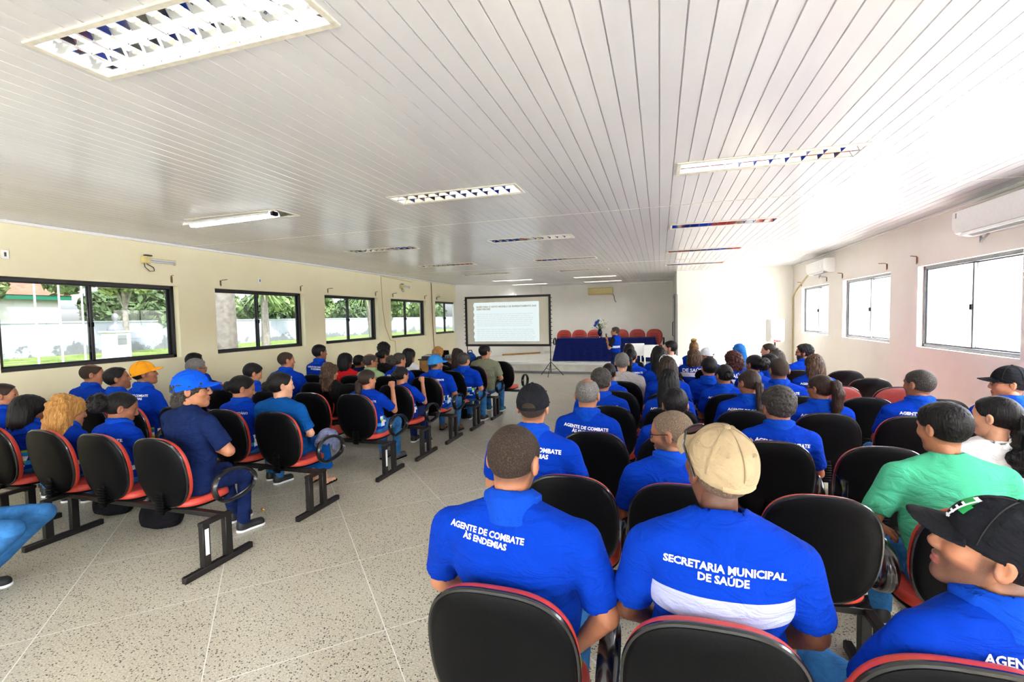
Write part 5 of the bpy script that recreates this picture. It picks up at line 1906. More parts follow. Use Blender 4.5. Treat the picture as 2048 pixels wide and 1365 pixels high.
def cap_meshes(col, gap):
    """Baseball cap in head space: crown shell (open strap gap at the back), curved visor, button, eyelets."""
    key = (col, gap)
    if key not in CAPC:
        def crown(P):
            z = P[..., 2] - (0.030 + 0.12 * P[..., 1])
            o = ell(P, (0, -0.010, 0.028), (0.089, 0.110, 0.107))
            ang = np.abs(((np.arctan2(P[..., 0], P[..., 1] + 0.01) + math.pi / 6) % (math.pi / 3)) - math.pi / 6)
            o = o + 0.003 * np.exp(-(ang / 0.03) ** 2) + 0.006 * (vnoise(P, 22) - 0.5)
            d = smax(o, -0.022 - z, 0.003)
            if gap:
                hole = ell(P, (0, -0.115, 0.012), (0.038, 0.045, 0.028))
                d = smax(d, -hole, 0.003)
            return d
        v, f = net((-0.1, -0.13, -0.03), (0.1, 0.11, 0.145), 0.0042, crown)

        def visor(P):
            x, y, z = P[..., 0], P[..., 1], P[..., 2]
            zs = 0.036 - 4.2 * x * x - 0.16 * (y - 0.09) + 0.006
            sheet = np.abs(z - zs) - 0.0028
            o = np.sqrt((x / 0.084) ** 2 + ((y - 0.055) / 0.118) ** 2) - 1
            d = smax(sheet, o * 0.08, 0.003)
            d = smax(d, 0.06 - y, 0.003)
            return smax(d, -ell(P, (0, -0.010, 0.028), (0.083, 0.104, 0.107)), 0.002)
        v2, f2 = net((-0.1, 0.03, -0.02), (0.1, 0.19, 0.07), 0.0036, visor)
        bt = MB().lathe([(0.0, 0.0), (0.009, 0.0), (0.008, 0.005), (0.003, 0.007)], 12, (0, -0.012, 0.1345))
        ey = MB()
        for k in range(4):
            a = math.pi / 2 + (k - 1.5) * math.pi / 3 + math.pi
            c = Vector((0.074 * math.cos(a), -0.01 + 0.092 * math.sin(a), 0.092))
            n = Vector((c.x / 0.089 ** 2, (c.y + 0.01) / 0.11 ** 2, (c.z - 0.028) / 0.107 ** 2)).normalized()
            u = n.orthogonal().normalized(); w = n.cross(u)
            ring = [c + n * 0.0045 + u * 0.0042 * math.cos(t) + w * 0.0042 * math.sin(t) for t in [2 * math.pi * q / 10 for q in range(10)]]
            ey.tube(ring, 0.0014, 5, closed=True)
        sm_ = MB()
        for k in range(6):
            a = math.pi / 6 + k * math.pi / 3
            sm_.tube([(0.0897 * math.cos(e) * math.cos(a), -0.01 + 0.1107 * math.cos(e) * math.sin(a), 0.028 + 0.1077 * math.sin(e)) for e in [0.02 + 1.5 * q / 14 for q in range(15)]], 0.0016, 5)
        st = MB()
        pts = [(0.088 * math.sin(a) * 0.99, -0.01 - 0.109 * math.cos(a), 0.004 + 0.0) for a in [(-0.55 + 1.1 * q / 10) for q in range(11)]]
        st.tube(pts, 0.004, 6, flat=(1.9, 0.6))
        m = CLOTH[col]
        CAPC[key] = {'crown': npmesh('crown', v, f, [m]), 'visor': npmesh('visor', v2, f2, [m]), 'button': bt.mesh('button', m), 'eyelets': ey.mesh('eyelets', m), 'strap': st.mesh('strap', m), 'seams': sm_.mesh('seams', plain('seam_' + col, tuple(c * 0.72 for c in m.node_tree.nodes['Color Ramp'].color_ramp.elements[0].color[:3]) + (1,), 0.8))}
    return CAPC[key]


HANDC = {}


def hand_template(curlk, step):
    """Right-hand shape: wrist at origin, fingers along +Y, palm towards -Z, thumb on -X."""
    if (curlk, step) not in HANDC:
        ang = {'relaxed': (18, 28, 20), 'fist': (72, 82, 50), 'flat': (6, 10, 8)}[curlk]
        segs = []
        palm = []
        for x, L, sp in ((-0.029, 0.068, 4), (-0.010, 0.076, 1), (0.010, 0.070, -2), (0.028, 0.055, -6)):
            b = Vector((x * 0.6, 0.012, 0)); k = Vector((x, 0.088 - abs(x) * 0.25, 0.003))
            palm.append((b, k, 0.016, 0.0125))
            p, a = k, 0.0
            for q, fr in enumerate((0.45, 0.32, 0.25)):
                a += math.radians(ang[q])
                d = Vector((math.sin(math.radians(-sp)) * (q == 0), math.cos(a), -math.sin(a))).normalized()
                e = p + d * L * fr
                segs.append((p, e, 0.0092 - 0.0009 * q, 0.0088 - 0.0011 * q))
                p = e
        th = [Vector((-0.018, 0.022, -0.004)), Vector((-0.044, 0.05, -0.014)), Vector((-0.05, 0.078, -0.022)), Vector((-0.046, 0.100, -0.028))]
        if curlk == 'fist':
            th = [Vector((-0.018, 0.022, -0.006)), Vector((-0.040, 0.052, -0.026)), Vector((-0.026, 0.078, -0.046)), Vector((-0.006, 0.088, -0.052))]

        def fn(P):
            d = cone(P, (0, -0.03, 0), (0, 0.012, 0), 0.024, 0.023)
            for a, b, ra, rb in palm:
                d = smin(d, cone(P, a, b, ra, rb), 0.012)
            fing = None
            for a, b, ra, rb in segs:
                c = cone(P, a, b, ra, rb)
                fing = c if fing is None else np.minimum(fing, c)
            d = smin(d, fing, 0.004)
            t = cone(P, th[0], th[1], 0.016, 0.012)
            t = smin(t, cone(P, th[1], th[2], 0.011, 0.010), 0.004)
            t = smin(t, cone(P, th[2], th[3], 0.0098, 0.008), 0.004)
            return smin(d, t, 0.008)
        HANDC[curlk, step] = net((-0.075, -0.06, -0.10), (0.06, 0.19, 0.05), step, fn)
    return HANDC[curlk, step]


def shoe_sdf(P):
    d = smin(cone(P, (0, -0.03, 0.045), (0, 0.13, 0.035), 0.042, 0.042), cone(P, (0, -0.03, 0.09), (0, -0.02, 0.05), 0.040, 0.044), 0.03)
    return smax(d, -P[..., 2] + 0.004, 0.006)


sv, sf = net((-0.06, -0.1, -0.01), (0.06, 0.2, 0.13), 0.009, shoe_sdf)
SOLE_V, SOLE_F = net((-0.07, -0.1, -0.012), (0.07, 0.2, 0.04), 0.008, lambda P: smax(np.abs(P[..., 2] - 0.012) - 0.012, cone(P * np.array([1, 1, 0], np.float32), (0, -0.035, 0), (0, 0.13, 0), 0.044, 0.046), 0.004))
SHOE, SOLE = {}, npmesh('sole', SOLE_V, SOLE_F, [M['white_gloss']])
SOLE_D = npmesh('sole', SOLE_V, SOLE_F, [M['black_plastic']])
for nme, c in (('black', srgb(28, 28, 32)), ('brown', srgb(92, 66, 44)), ('teal', srgb(24, 110, 130)), ('grey', srgb(92, 84, 92))):
    SHOE[nme] = npmesh('shoe', sv, sf, [plain('shoe_' + nme, c, 0.55)])
SHOE['sandal'] = npmesh('shoe', sv * np.array([0.93, 0.95, 0.8]), sf, [SKIN['fair']])

TEXTS = {}


def lettering(body):
    if body not in TEXTS:
        TEXTS[body] = text_mesh(body, 0.042, 0.0013, 'CENTER', 1.0)
        TEXTS[body].materials.append(M['text_white'])
    return TEXTS[body]


def np_rot(yaw, pitch, roll):
    """Head turn: roll about Y, pitch about X (positive looks up), yaw about Z (positive turns left)."""
    return np.array(Matrix.Rotation(yaw, 3, 'Z') @ Matrix.Rotation(pitch, 3, 'X') @ Matrix.Rotation(roll, 3, 'Y'))


AGENT = 'AGENTE DE COMBATE\nÀS ENDEMIAS'


def person(head, y0, label, heading=0.0, turn=(0, 0, 0), w=1.0, belly=0.4, shirt='royal', skin='brown', hair=('short', 'black'), cap=None, capgap=True, glasses=None,
           text=None, arms=('lap', 'lap'), hands=('relaxed', 'relaxed'), collar=True, beard=None, pants='denim', shoe='black', fem=False, detail=1, stand=False, vest=None, lean=0.0,
           hs=1.13, text_dx=0.0, group=None, legs=True, text_dz=0.0, tw=None, tuck=False, long_dress=False, sleeveless=False):
    r = random.Random(label)
    step = {0: 0.026, 1: 0.020, 2: 0.0135}[detail]
    hstep = {0: 0.0085, 1: 0.0065, 2: 0.0045}[detail]
    th = math.radians(heading)
    w *= 1.08
    base = Vector((head[0] - lean, y0, 0)) if not stand else Vector((head[0], head[1], 0))
    loc = Matrix.Rotation(-th, 3, 'Z') @ (Vector(head) - base)
    hx, hy, hz = loc
    if fem:
        w *= 0.86
    hs *= 0.95 if fem else 1.0
    N = np.array((hx, hy - 0.03, hz - 0.143))
    H = np.array((0, 0.0 if stand else 0.20, 0.90 * hz / 1.56 if stand else 0.535))
    L = np.linalg.norm(N - H)

    def sp(t, dx=0.0, dy=0.0, dz=0.0):
        c = H + (N - H) * t
        return np.array((c[0] + dx, c[1] - (0.0 if stand else 0.02) * math.sin(math.pi * t) + dy, c[2] + dz))
    sw = 0.185 * w
    arm_r = 0.05 * (0.75 + 0.25 * w) * (0.86 if fem else 1)
    J = []
    for s, kind in zip((-1, 1), arms):
        Sh = sp(0.82, s * sw, -0.002, 0.0)
        E, W_ = {
            'lap': (Sh + (s * 0.055 * w, 0.07, -0.26), np.array((s * 0.10, 0.42, 0.635))),
            'cross': (Sh + (s * 0.075 * w, 0.10, -0.25), np.array((-s * 0.05, 0.34, Sh[2] - 0.22))),
            'armrest': (Sh + (s * 0.08 * w, 0.03, -0.27), np.array((s * 0.29, 0.35, 0.72))),
            'fist': (Sh + (s * 0.06, 0.22, -0.19), Sh + (s * -0.01, 0.30, 0.09)),
            'chin': (Sh + (s * 0.0, 0.24, -0.20), np.array((hx + s * 0.05, hy + 0.12, hz - 0.10))),
            'out': (Sh + (s * 0.24, 0.10, -0.10), Sh + (s * 0.47, 0.17, -0.12)),
            'side': (Sh + (s * 0.045, 0.015, -0.29), Sh + (s * 0.06, 0.07, -0.55)),
            'mic': (Sh + (s * 0.06, 0.10, -0.26), Sh + (s * -0.01, 0.20, 0.005)),
            'down': (Sh + (s * 0.06 * w, 0.02, -0.27), np.array((s * 0.20, 0.24, 0.60))),
        }[kind]
        J.append((s, Sh, np.array(E), np.array(W_), kind))
    R = np_rot(math.radians(turn[0]), math.radians(turn[1]), math.radians(turn[2]))
    C = np.array((hx, hy, hz))

    # ---- skin: slim trunk with arms and legs, then the head and the hands joined into the same mesh
    hipw = 0.085 * (1.06 if fem else 1)
    if stand:
        K = [np.array((s * 0.10, 0.03, 0.48 * hz / 1.56)) for s in (-1, 1)]
        A = [np.array((s * 0.11 + (0.0 if s < 0 else 0.02), 0.0 + 0.10 * s, 0.085)) for s in (-1, 1)]
    else:
        spread = 0.15 if not fem else 0.11
        K = [np.array((s * spread + r.uniform(-.02, .02), 0.60, 0.52)) for s in (-1, 1)]
        A = [np.array((s * (spread - 0.01) + r.uniform(-.02, .02), 0.62 + r.uniform(-.08, .04), 0.095)) for s in (-1, 1)]

    if tuck:
        for a in A:
            a[1] = 0.20

    def skin_sdf(P):
        d = smin(ell(P, sp(0.06), (0.135 * w, 0.10, 0.11)), ell(P, sp(0.62), (0.135 * w, 0.09, 0.20)), 0.06)
        d = smin(d, cone(P, sp(0.85, -0.10 * w), sp(0.85, 0.10 * w), 0.052, 0.052), 0.04)
        d = smin(d, cone(P, N + (0, 0.004, -0.05), C + (0, -0.022 * hs, -0.075 * hs), 0.053, 0.049 * hs), 0.035)
        for s, Sh, E, W_, kind in J:
            d = smin(d, smin(cone(P, Sh, E, arm_r, arm_r * 0.82), cone(P, E, W_, arm_r * 0.86, 0.026), 0.012), 0.02)
        for k, s in enumerate((-1, 1)):
            hp = H + (s * hipw, 0.0, 0.0)
            d = smin(d, smin(cone(P, hp, K[k], 0.07, 0.048), cone(P, K[k], A[k] - (0, 0, 0.03), 0.046, 0.034), 0.02), 0.03)
        return d
    los = [np.array((-0.30 * w - 0.12, -0.2, 0.0))]
    pts = np.array([p for j in J for p in (j[1], j[2], j[3])] + K + A + [C, H, N])
    lo = pts.min(0) - (0.13, 0.16, 0.10); hi = pts.max(0) + (0.13, 0.13, 0.05)
    v, f = net(lo, hi, max(step, 0.0155), skin_sdf)
    # keep the neck up to the head; the head template takes over inside it
    parts_v, parts_f, parts_m = [v], [f], [np.zeros(len(f), int)]
    off = len(v)

    def push(v_, f_, m_):
        nonlocal off
        parts_v.append(v_); parts_f.append(f_ + off); parts_m.append(m_)
        off += len(v_)
    hv, hf, hc = head_template(hstep)
    fat = np.array((1 + 0.10 * (w - 1.08), 1, 1)) * hs
    mi = np.zeros(len(hf), int)
    lipm = (np.abs(hc[:, 0]) < 0.022) & (hc[:, 1] > 0.080) & (np.abs(hc[:, 2] + 0.0665) < 0.0105)
    mi[lipm] = 1
    if False:
        bm_ = (hc[:, 2] < -0.045 - 0.25 * np.clip(0.05 - hc[:, 1], 0, 1)) & (hc[:, 2] > -0.135) & (hc[:, 1] > -0.005) & ~lipm
        bm_ |= (np.abs(hc[:, 0]) > 0.045) & (hc[:, 2] < 0.005) & (hc[:, 1] > -0.002) & (hc[:, 1] < 0.028) & (np.abs(hc[:, 0]) < 0.07)
        mi[bm_] = 4
    stub_off = off
    push((hv * fat) @ R.T + C, hf, mi)
    allv = np.concatenate(parts_v)
    loc_h = ((allv - C) @ R) / fat
    sx, sy, sz = loc_h[:, 0], loc_h[:, 1], loc_h[:, 2]
    stub = np.zeros(len(allv))
    if beard:
        st_ = lambda a, b, x: np.clip((x - a) / (b - a), 0, 1)
        low = st_(-0.025, -0.05, sz) * st_(-0.02, 0.006, sy) * st_(-0.14, -0.12, sz)
        side = st_(0.046, 0.054, np.abs(sx)) * st_(-0.004, 0.006, sy) * st_(0.036, 0.024, sy) * st_(0.014, 0.0, sz)
        must = st_(-0.040, -0.047, sz) * st_(0.07, 0.078, sy)
        lips = np.exp(-((sx / 0.021) ** 2 + ((sz + 0.0665) / 0.009) ** 2) ** 2) * (sy > 0.075)
        stub = np.maximum(np.maximum(low, side), must) * (1 - lips) * (0.94 if beard == 'full' else 0.7)
    if hair and hair[0] in ('buzz', 'short', 'curly_short', 'balding'):
        gap_ = hairline(sy) - sz
        fade = np.clip(1 - gap_ / 0.028, 0, 1) * (sy < 0.03) * (np.abs(sx) < 0.079)
        stub = np.maximum(stub, 0.62 * fade * (0.5 if 'grey' in hair[1] or 'salt' in hair[1] else 1))
    stub[np.abs(loc_h).max(1) > 0.2] = 0
    for s in (-1, 1):
        ev = EYE_V + np.array((s * 0.031, 0.0735, 0.004))
        em = np.where(EYE_V[EYE_F].mean(1)[:, 1] > 0.0075, 3, 2)
        push((ev * fat) @ R.T + C, EYE_F, em)
    for (s, Sh, E, W_, kind), hk in zip(J, hands):
        tv, tf = hand_template(hk, 0.006 if detail == 2 or kind in ('fist', 'mic', 'out', 'chin', 'side') else 0.0085)
        d = Vector(W_ - E).normalized()
        pn = Vector((0, 0, -1)) if kind in ('lap', 'armrest', 'out', 'down') else (Vector((-s, 0.3, 0)) if kind in ('side',) else Vector((-s * 0.6, 0.5 if kind != 'chin' else -0.6, 0.2)))
        z = -(pn - d * pn.dot(d)).normalized()
        x = d.cross(z)
        B = np.array(Matrix((x, d, z)).transposed())
        tv2 = tv * np.array((-s if s < 0 else -1, 1, 1)) if False else tv * np.array((1.0 if s > 0 else -1.0, 1, 1))
        hv_ = (tv2 * (0.92 if fem else 1.0)) @ B.T + W_
        push(hv_, tf if s > 0 else tf[:, ::-1], np.zeros(len(tf), int))
    sk = SKIN[skin]
    mats = [sk, M['lip'], M['eye_white'], M['eye_dark'], M['beard'] if beard == 'full' else M['stubble']]
    me = npmesh('person', np.concatenate(parts_v), np.concatenate(parts_f), mats, np.concatenate(parts_m))
    at_ = me.attributes.new('stubble', 'FLOAT', 'POINT')
    arr = np.zeros(len(me.vertices), np.float32)
    arr[:len(stub)] = stub
    at_.data.foreach_set('value', arr)
    root = link('person', me)
    root.location = base
    root.rotation_euler = (0, 0, th)
    tag(root, label, 'person', group)

    # ---- shirt
    seed = r.uniform(0, 50)
    bel = belly

    def trunk(P):
        d = ell(P, sp(0.05, 0, 0.0), ((0.168 if not fem else 0.185) * w, 0.128 + 0.02 * bel, 0.15))
        d = smin(d, ell(P, sp(0.36, 0, 0.022 + 0.03 * bel), ((0.158 + 0.02 * bel) * w, 0.118 + 0.035 * bel, 0.20)), 0.05)
        d = smin(d, ell(P, sp(0.68, 0, 0.0), (0.178 * w, 0.115 + 0.012 * w, 0.20)), 0.05)
        d = smin(d, cone(P, sp(0.825, -0.125 * w, -0.005), sp(0.825, 0.125 * w, -0.005), 0.072, 0.072), 0.05)
        for s in (-1, 1):
            d = smin(d, cone(P, N + (0, -0.012, -0.012), sp(0.845, s * 0.165 * w, -0.010), 0.064, 0.058), 0.035)
        if fem:
            for s in (-1, 1):
                d = smin(d, ell(P, sp(0.63, s * 0.07, 0.085), (0.07, 0.065, 0.07)), 0.03)
        return d

    def shirt_sdf(P, ext=0.0, slv=True):
        d = trunk(P)
        if slv and not sleeveless:
            for s, Sh, E, W_, kind in J:
                e = Sh + (E - Sh) * 0.80
                ax_ = (e - Sh) / np.linalg.norm(e - Sh)
                sl = cone(P, Sh, Sh + (E - Sh) * 0.9, 0.064 * (0.65 + 0.35 * w), arm_r + 0.018)
                sl = smax(sl, (P - e.astype(np.float32)) @ ax_.astype(np.float32), 0.006)
                d = smin(d, sl, 0.028)
        zrel = (P[..., 2] - H[2]) / L
        fold = (vnoise(P * np.array([1.0, 1.0, 1.7], np.float32), 8.5, seed) - 0.5) * 0.024 * np.clip(1.05 - zrel, 0.25, 1)
        q = P[..., 2] * 46 + P[..., 0] * 20 * np.sin(seed) + 2.2 * vnoise(P, 6, seed)
        fold = fold + 0.006 * np.sin(q) * np.clip(0.75 - zrel, 0, 0.75)
        d = d - fold - ext
        hemz = (H[2] - 0.06) if not stand else H[2] - 0.04
        d = smax(d, hemz - P[..., 2], 0.012)
        return smax(d, -cone(P, N + (0, 0.004, -0.02), N + (0, 0.02, 0.2), 0.066, 0.085), 0.008)
    slo = np.minimum(lo, H - (0.3 * w, 0.26, 0.12)); shi = hi.copy(); shi[2] = N[2] + 0.08
    slo[2] = H[2] - 0.10
    slo[0] = min(slo[0], -0.28 * w); shi[0] = max(shi[0], 0.28 * w)
    shi[1] = min(shi[1], 0.55); slo[1] = max(slo[1], -0.26)
    sv_, sf_ = net(slo, shi, step, lambda P: shirt_sdf(P))
    sm = CLOTH[shirt]
    so = link('dress' if long_dress else 'shirt', npmesh('shirt', sv_, sf_, [sm]), root)
    top = so
    tv_, tf_ = sv_, sf_
    if vest:
        vv, vf = net(slo, shi, step, lambda P: smax(shirt_sdf(P, 0.010, False), np.abs(P[..., 0] - hx) - sw * 1.16, 0.01))
        top = link('vest', npmesh('vest', vv, vf, [CLOTH[vest]]), root)
        tv_, tf_ = vv, vf
    if collar:
        def col_sdf(P):
            ax_ = cone(P, N + (0, 0.004, -0.06), N + (0, 0.010, 0.06), 0.0, 0.0)
            dy = P[..., 1] - N[1]
            fall = smax(trunk(P) - 0.021, ax_ - 0.108 + 0.006 * (dy < -0.03), 0.003)
            band = smax(ax_ - 0.080 - 0.14 * (N[2] + 0.02 - P[..., 2]), P[..., 2] - (N[2] + 0.032 - 0.22 * np.clip(dy + 0.02, 0, 1)), 0.005)
            d = smin(fall, band, 0.012)
            d = smax(d, N[2] - 0.058 - P[..., 2], 0.004)
            d = smax(d, -cone(P, N + (0, 0.004, 0.0), N + (0, 0.012, 0.2), 0.066, 0.074), 0.004)
            return smax(d, -(np.abs(P[..., 0] - hx) + 0.5 * (N[1] + 0.045 - P[..., 1])) - 0.0 + 0.0, 0.004) if False else d
        cv_, cf_ = net(N - (0.15, 0.15, 0.10), N + (0.15, 0.15, 0.075), 0.006 if detail == 2 else 0.010, col_sdf)
        link('collar', npmesh('collar', cv_, cf_, [CLOTH['royal_knit'] if shirt == 'royal' else sm]), so)
    elif not long_dress and detail > 0:
        mb_ = MB()
        mb_.tube([(N[0] + 0.064 * math.cos(a), N[1] + 0.006 + 0.062 * math.sin(a), N[2] - 0.012 - 0.020 * math.sin(a)) for a in [2 * math.pi * q / 24 for q in range(24)]], 0.007, 6, closed=True)
        mb_.build('neckband', sm, so)
    if text:
        bvh = BVHTree.FromPolygons([tuple(p) for p in tv_], [tuple(q) for q in tf_])
        src = lettering(text)
        me2 = src.copy()
        n = len(me2.vertices)
        co = np.empty(n * 3, np.float32); me2.vertices.foreach_get('co', co); co = co.reshape(-1, 3)
        k = (tw or 0.36) / max(1e-6, co[:, 0].max() - co[:, 0].min()) 
        tz = hz - 0.25 + text_dz
        tilt = r.uniform(-0.05, 0.02) if detail < 2 else -0.10 * (1 if 'AGENTE' in text else 0.5)
        outc = np.empty_like(co)
        last = -0.1
        for q in range(n):
            x = co[q, 0] * k; z = co[q, 1] * k
            x, z = x * math.cos(tilt) - z * math.sin(tilt), x * math.sin(tilt) + z * math.cos(tilt)
            hit = bvh.ray_cast(Vector((hx * 0.6 + x + text_dx, -1.0, tz + z)), Vector((0, 1, 0)))
            if hit[0] is not None:
                last = hit[0].y
            outc[q] = (hx * 0.6 + x + text_dx, last - 0.0035, tz + z)
        me2.vertices.foreach_set('co', outc.ravel())
        me2.update()
        o = link('back_lettering', me2, top)
        o['label'] = 'white printed words'

    # ---- hair, cap, glasses (built in head space)
    HM = Matrix.Translation(C) @ Matrix(R.tolist()).to_4x4() @ Matrix.Diagonal((fat[0], fat[1], fat[2], 1))

    def on_head(o):
        o.matrix_local = HM
        return o
    if hair and cap and hair[0] in ('short', 'curly_short'):
        hair = ('buzz', hair[1])
    if hair:
        h = on_head(link('hair' if hair[0] != 'scarf' else 'headscarf', hair_mesh(*hair), root))
        if hair[0] == 'scarf':
            h['label'] = 'blue headscarf'
        if len(hair) > 2:
            pass
    if cap:
        cm = cap_meshes(cap, capgap)
        c = on_head(link('cap', cm['crown'], root))
        for nme in ('visor', 'button', 'eyelets', 'strap', 'seams'):
            link(nme, cm[nme], c)
    if glasses:
        g_ = MB()
        yz = (0.098, 0.004) if glasses != 'up' else (0.085, 0.118)
        for s in (-1, 1):
            ring = [(s * 0.033 + 0.026 * math.cos(a), yz[0] - 0.006 * abs(math.cos(a)) + (0.0 if glasses != 'up' else -0.022 * math.sin(a)), yz[1] + 0.019 * math.sin(a)) for a in [2 * math.pi * q / 18 for q in range(18)]]
            g_.tube(ring, 0.0026, 6, closed=True)
            if glasses != 'up':
                g_.tube([(s * 0.058, yz[0] - 0.006, yz[1] + 0.006), (s * 0.082, 0.05, yz[1] + 0.006), (s * 0.086, -0.01, yz[1] + 0.008), (s * 0.083, -0.035, yz[1] - 0.02)], 0.0026, 6)
            else:
                g_.tube([(s * 0.06, yz[0] - 0.006, yz[1] + 0.006), (s * 0.088, 0.05, 0.08), (s * 0.09, 0.0, 0.03)], 0.0026, 6)
        g_.tube([(-0.008, yz[0] + 0.002, yz[1] + 0.006), (0, yz[0] + 0.005, yz[1] + 0.008), (0.008, yz[0] + 0.002, yz[1] + 0.006)], 0.0025, 6)
        on_head(g_.build('glasses', M['white_gloss'] if glasses == 'up' else M['black_rim'], root))

    # ---- trousers and shoes
    if legs:
        def tr_sdf(P):
            d = ell(P, H + (0, 0.0, -0.01), (0.165 * w * (1.08 if fem else 1), 0.125, 0.125))
            for k, s in enumerate((-1, 1)):
                hp = H + (s * hipw, 0.0, -0.005)
                a = A[k] - (0, 0, 0.0)
                if long_dress:
                    lg = smin(cone(P, hp, K[k], 0.10, 0.085), cone(P, K[k], a + (0, 0, 0.12), 0.085, 0.10), 0.03)
                else:
                    lg = smin(cone(P, hp, K[k], 0.092 * (0.7 + 0.3 * w), 0.066), cone(P, K[k], a, 0.064, 0.054), 0.02)
                d = smin(d, lg, 0.025)
            fold = (vnoise(P, 9, seed) - 0.5) * 0.012
            return smax(d - fold, (0.07 if not long_dress else 0.2) - P[..., 2], 0.01)
        tlo = np.minimum.reduce([H - (0.22 * w, 0.17, 0.2)] + [a - (0.11, 0.11, 0.06) for a in K + A])
        thi = np.maximum.reduce([H + (0.22 * w, 0.17, 0.16)] + [a + (0.11, 0.12, 0.1) for a in K + A])
        v, f = net(tlo, thi, max(step, 0.017), tr_sdf)
        link('trousers' if not long_dress else 'skirt', npmesh('trousers', v, f, [CLOTH[pants]]), root)
        for k in range(2):
            o = link('sandal' if shoe == 'sandal' else 'shoe', SHOE[shoe], root, Vector(A[k]) - Vector((0, -0.01, A[k][2])))
            o.rotation_euler = (0, 0, r.uniform(-.15, .15) - 0.12 * (-1, 1)[k])
            so_ = link('sole', SOLE if shoe in ('black', 'teal') else SOLE_D, o)
            if shoe == 'sandal':
                for yy in (0.0, 0.07, 0.115):
                    MB().tube([(-0.044, yy, 0.02), (-0.03, yy + 0.005, 0.062 - yy * 0.1), (0.0, yy + 0.01, 0.075 - yy * 0.14), (0.03, yy + 0.005, 0.062 - yy * 0.1), (0.044, yy, 0.02)], 0.006, 6).build('strap', M['cable_pale'], o)
    return root, HM, J

# ------------------------------------------------------------------ the audience
P_ = person
# nearest right-hand row
P_((-0.524, 1.680, 1.362), RROW[0], 'broad man with cropped hair in lettered blue polo, nearest beside the aisle', text=AGENT, w=1.28, belly=0.9, skin='tan', hair=('buzz', 'buzz'), turn=(-8, -10, 2), detail=2, beard='stubble', arms=('lap', 'down'), text_dx=-0.075, text_dz=0.01, tw=0.29)
who, HM, J = P_((0.179, 1.640, 1.398), RROW[0], 'man in a beige cap and royal blue vest with a broad white band', text='SECRETARIA MUNICIPAL\nDE SAÚDE', shirt='royal_plain', vest='vest', w=1.12, belly=0.6, skin='deep', hair=('buzz', 'buzzgrey'), cap='cap_beige', capgap=False, turn=(24, 14, 0), detail=2, pants='pale_denim', collar=False, text_dz=-0.026, tw=0.345)
capo = [c for c in who.children if c.name.startswith('cap')][0]
g_ = MB()
for s in (-1, 1):
    ring = [(s * 0.037 + 0.031 * math.cos(a), 0.082 - 0.020 * abs(s * 0.037 + 0.031 * math.cos(a)) * 12 - 0.012 * math.sin(a) + 0.016, 0.082 + 0.021 * math.sin(a)) for a in [2 * math.pi * q / 20 for q in range(20)]]
    g_.tube(ring, 0.0032, 6, closed=True)
    g_.tube([(s * 0.068, 0.078, 0.086), (s * 0.092, 0.04, 0.062), (s * 0.094, -0.01, 0.03), (s * 0.09, -0.035, 0.002)], 0.0034, 6)
g_.tube([(-0.008, 0.092, 0.088), (0.008, 0.092, 0.088)], 0.003, 6)
sg = g_.build('sunglasses', M['black_rim'], who)
sg.matrix_local = HM
for s in (-1, 1):
    l = MB()
    ring = [(s * 0.037 + 0.030 * math.cos(a), 0.082 - 0.020 * abs(s * 0.037 + 0.030 * math.cos(a)) * 12 - 0.012 * math.sin(a) + 0.016, 0.082 + 0.020 * math.sin(a)) for a in [2 * math.pi * q / 20 for q in range(20)]]
    l.add(ring, [tuple(range(20))])
    l.build('lens', M['lens'], sg)
who, HM, J = P_((0.900, 1.660, 1.211), RROW[0] + 0.02, 'bearded man in profile wearing a black cap with a green and white emblem', text=AGENT, w=1.1, belly=0.4, skin='tan', hair=('buzz', 'black'), cap='cap_black', capgap=True, turn=(52, 14, -4), heading=18, hs=1.2, detail=2, beard='stubble', arms=('cross', 'lap'), text_dx=0.06, text_dz=-0.01)
capo = [c for c in who.children if c.name.startswith('cap')][0]


def cap_patch(name, mat, u0, u1, v0, v1, lift=0.0025, slant=0.0):
    """A stitched patch lying on the crown: u = angle from the front towards the wearer's left, v = height angle."""
    b = MB()
    n = 8
    vs = []
    for j in range(n + 1):
        for i in range(n + 1):
            v = v0 + (v1 - v0) * j / n
            u = u0 + (u1 - u0) * i / n + slant * (v - v0)
            ce = math.cos(v)
            vs.append((-(0.089 + lift) * ce * math.sin(u), -0.010 + (0.110 + lift) * ce * math.cos(u), 0.028 + (0.107 + lift) * math.sin(v)))
    b.add(vs, [(j * (n + 1) + i, j * (n + 1) + i + 1, (j + 1) * (n + 1) + i + 1, (j + 1) * (n + 1) + i) for j in range(n) for i in range(n)])
    return b.build(name, mat, capo)


GREEN = plain('emblem_green', srgb(20, 160, 80), 0.6)
o = cap_patch('emblem', GREEN, -0.10, 0.42, 0.62, 0.86); o['label'] = 'green embroidered bar'
o = cap_patch('emblem', GREEN, 0.30, 0.52, 0.46, 0.70); o['label'] = 'green embroidered end'
o = cap_patch('emblem', M['text_white'], 0.16, 0.24, 0.20, 0.90, 0.004, 0.25); o['label'] = 'white embroidered letter stroke'
o = cap_patch('emblem', M['text_white'], 0.05, 0.42, 0.84, 0.92, 0.004); o['label'] = 'white embroidered letter stroke'
for k in range(4):
    cap_patch('emblem', M['text_white'], 0.10 - 0.0 * k, 0.30, 0.22 + 0.13 * k, 0.27 + 0.13 * k, 0.004)
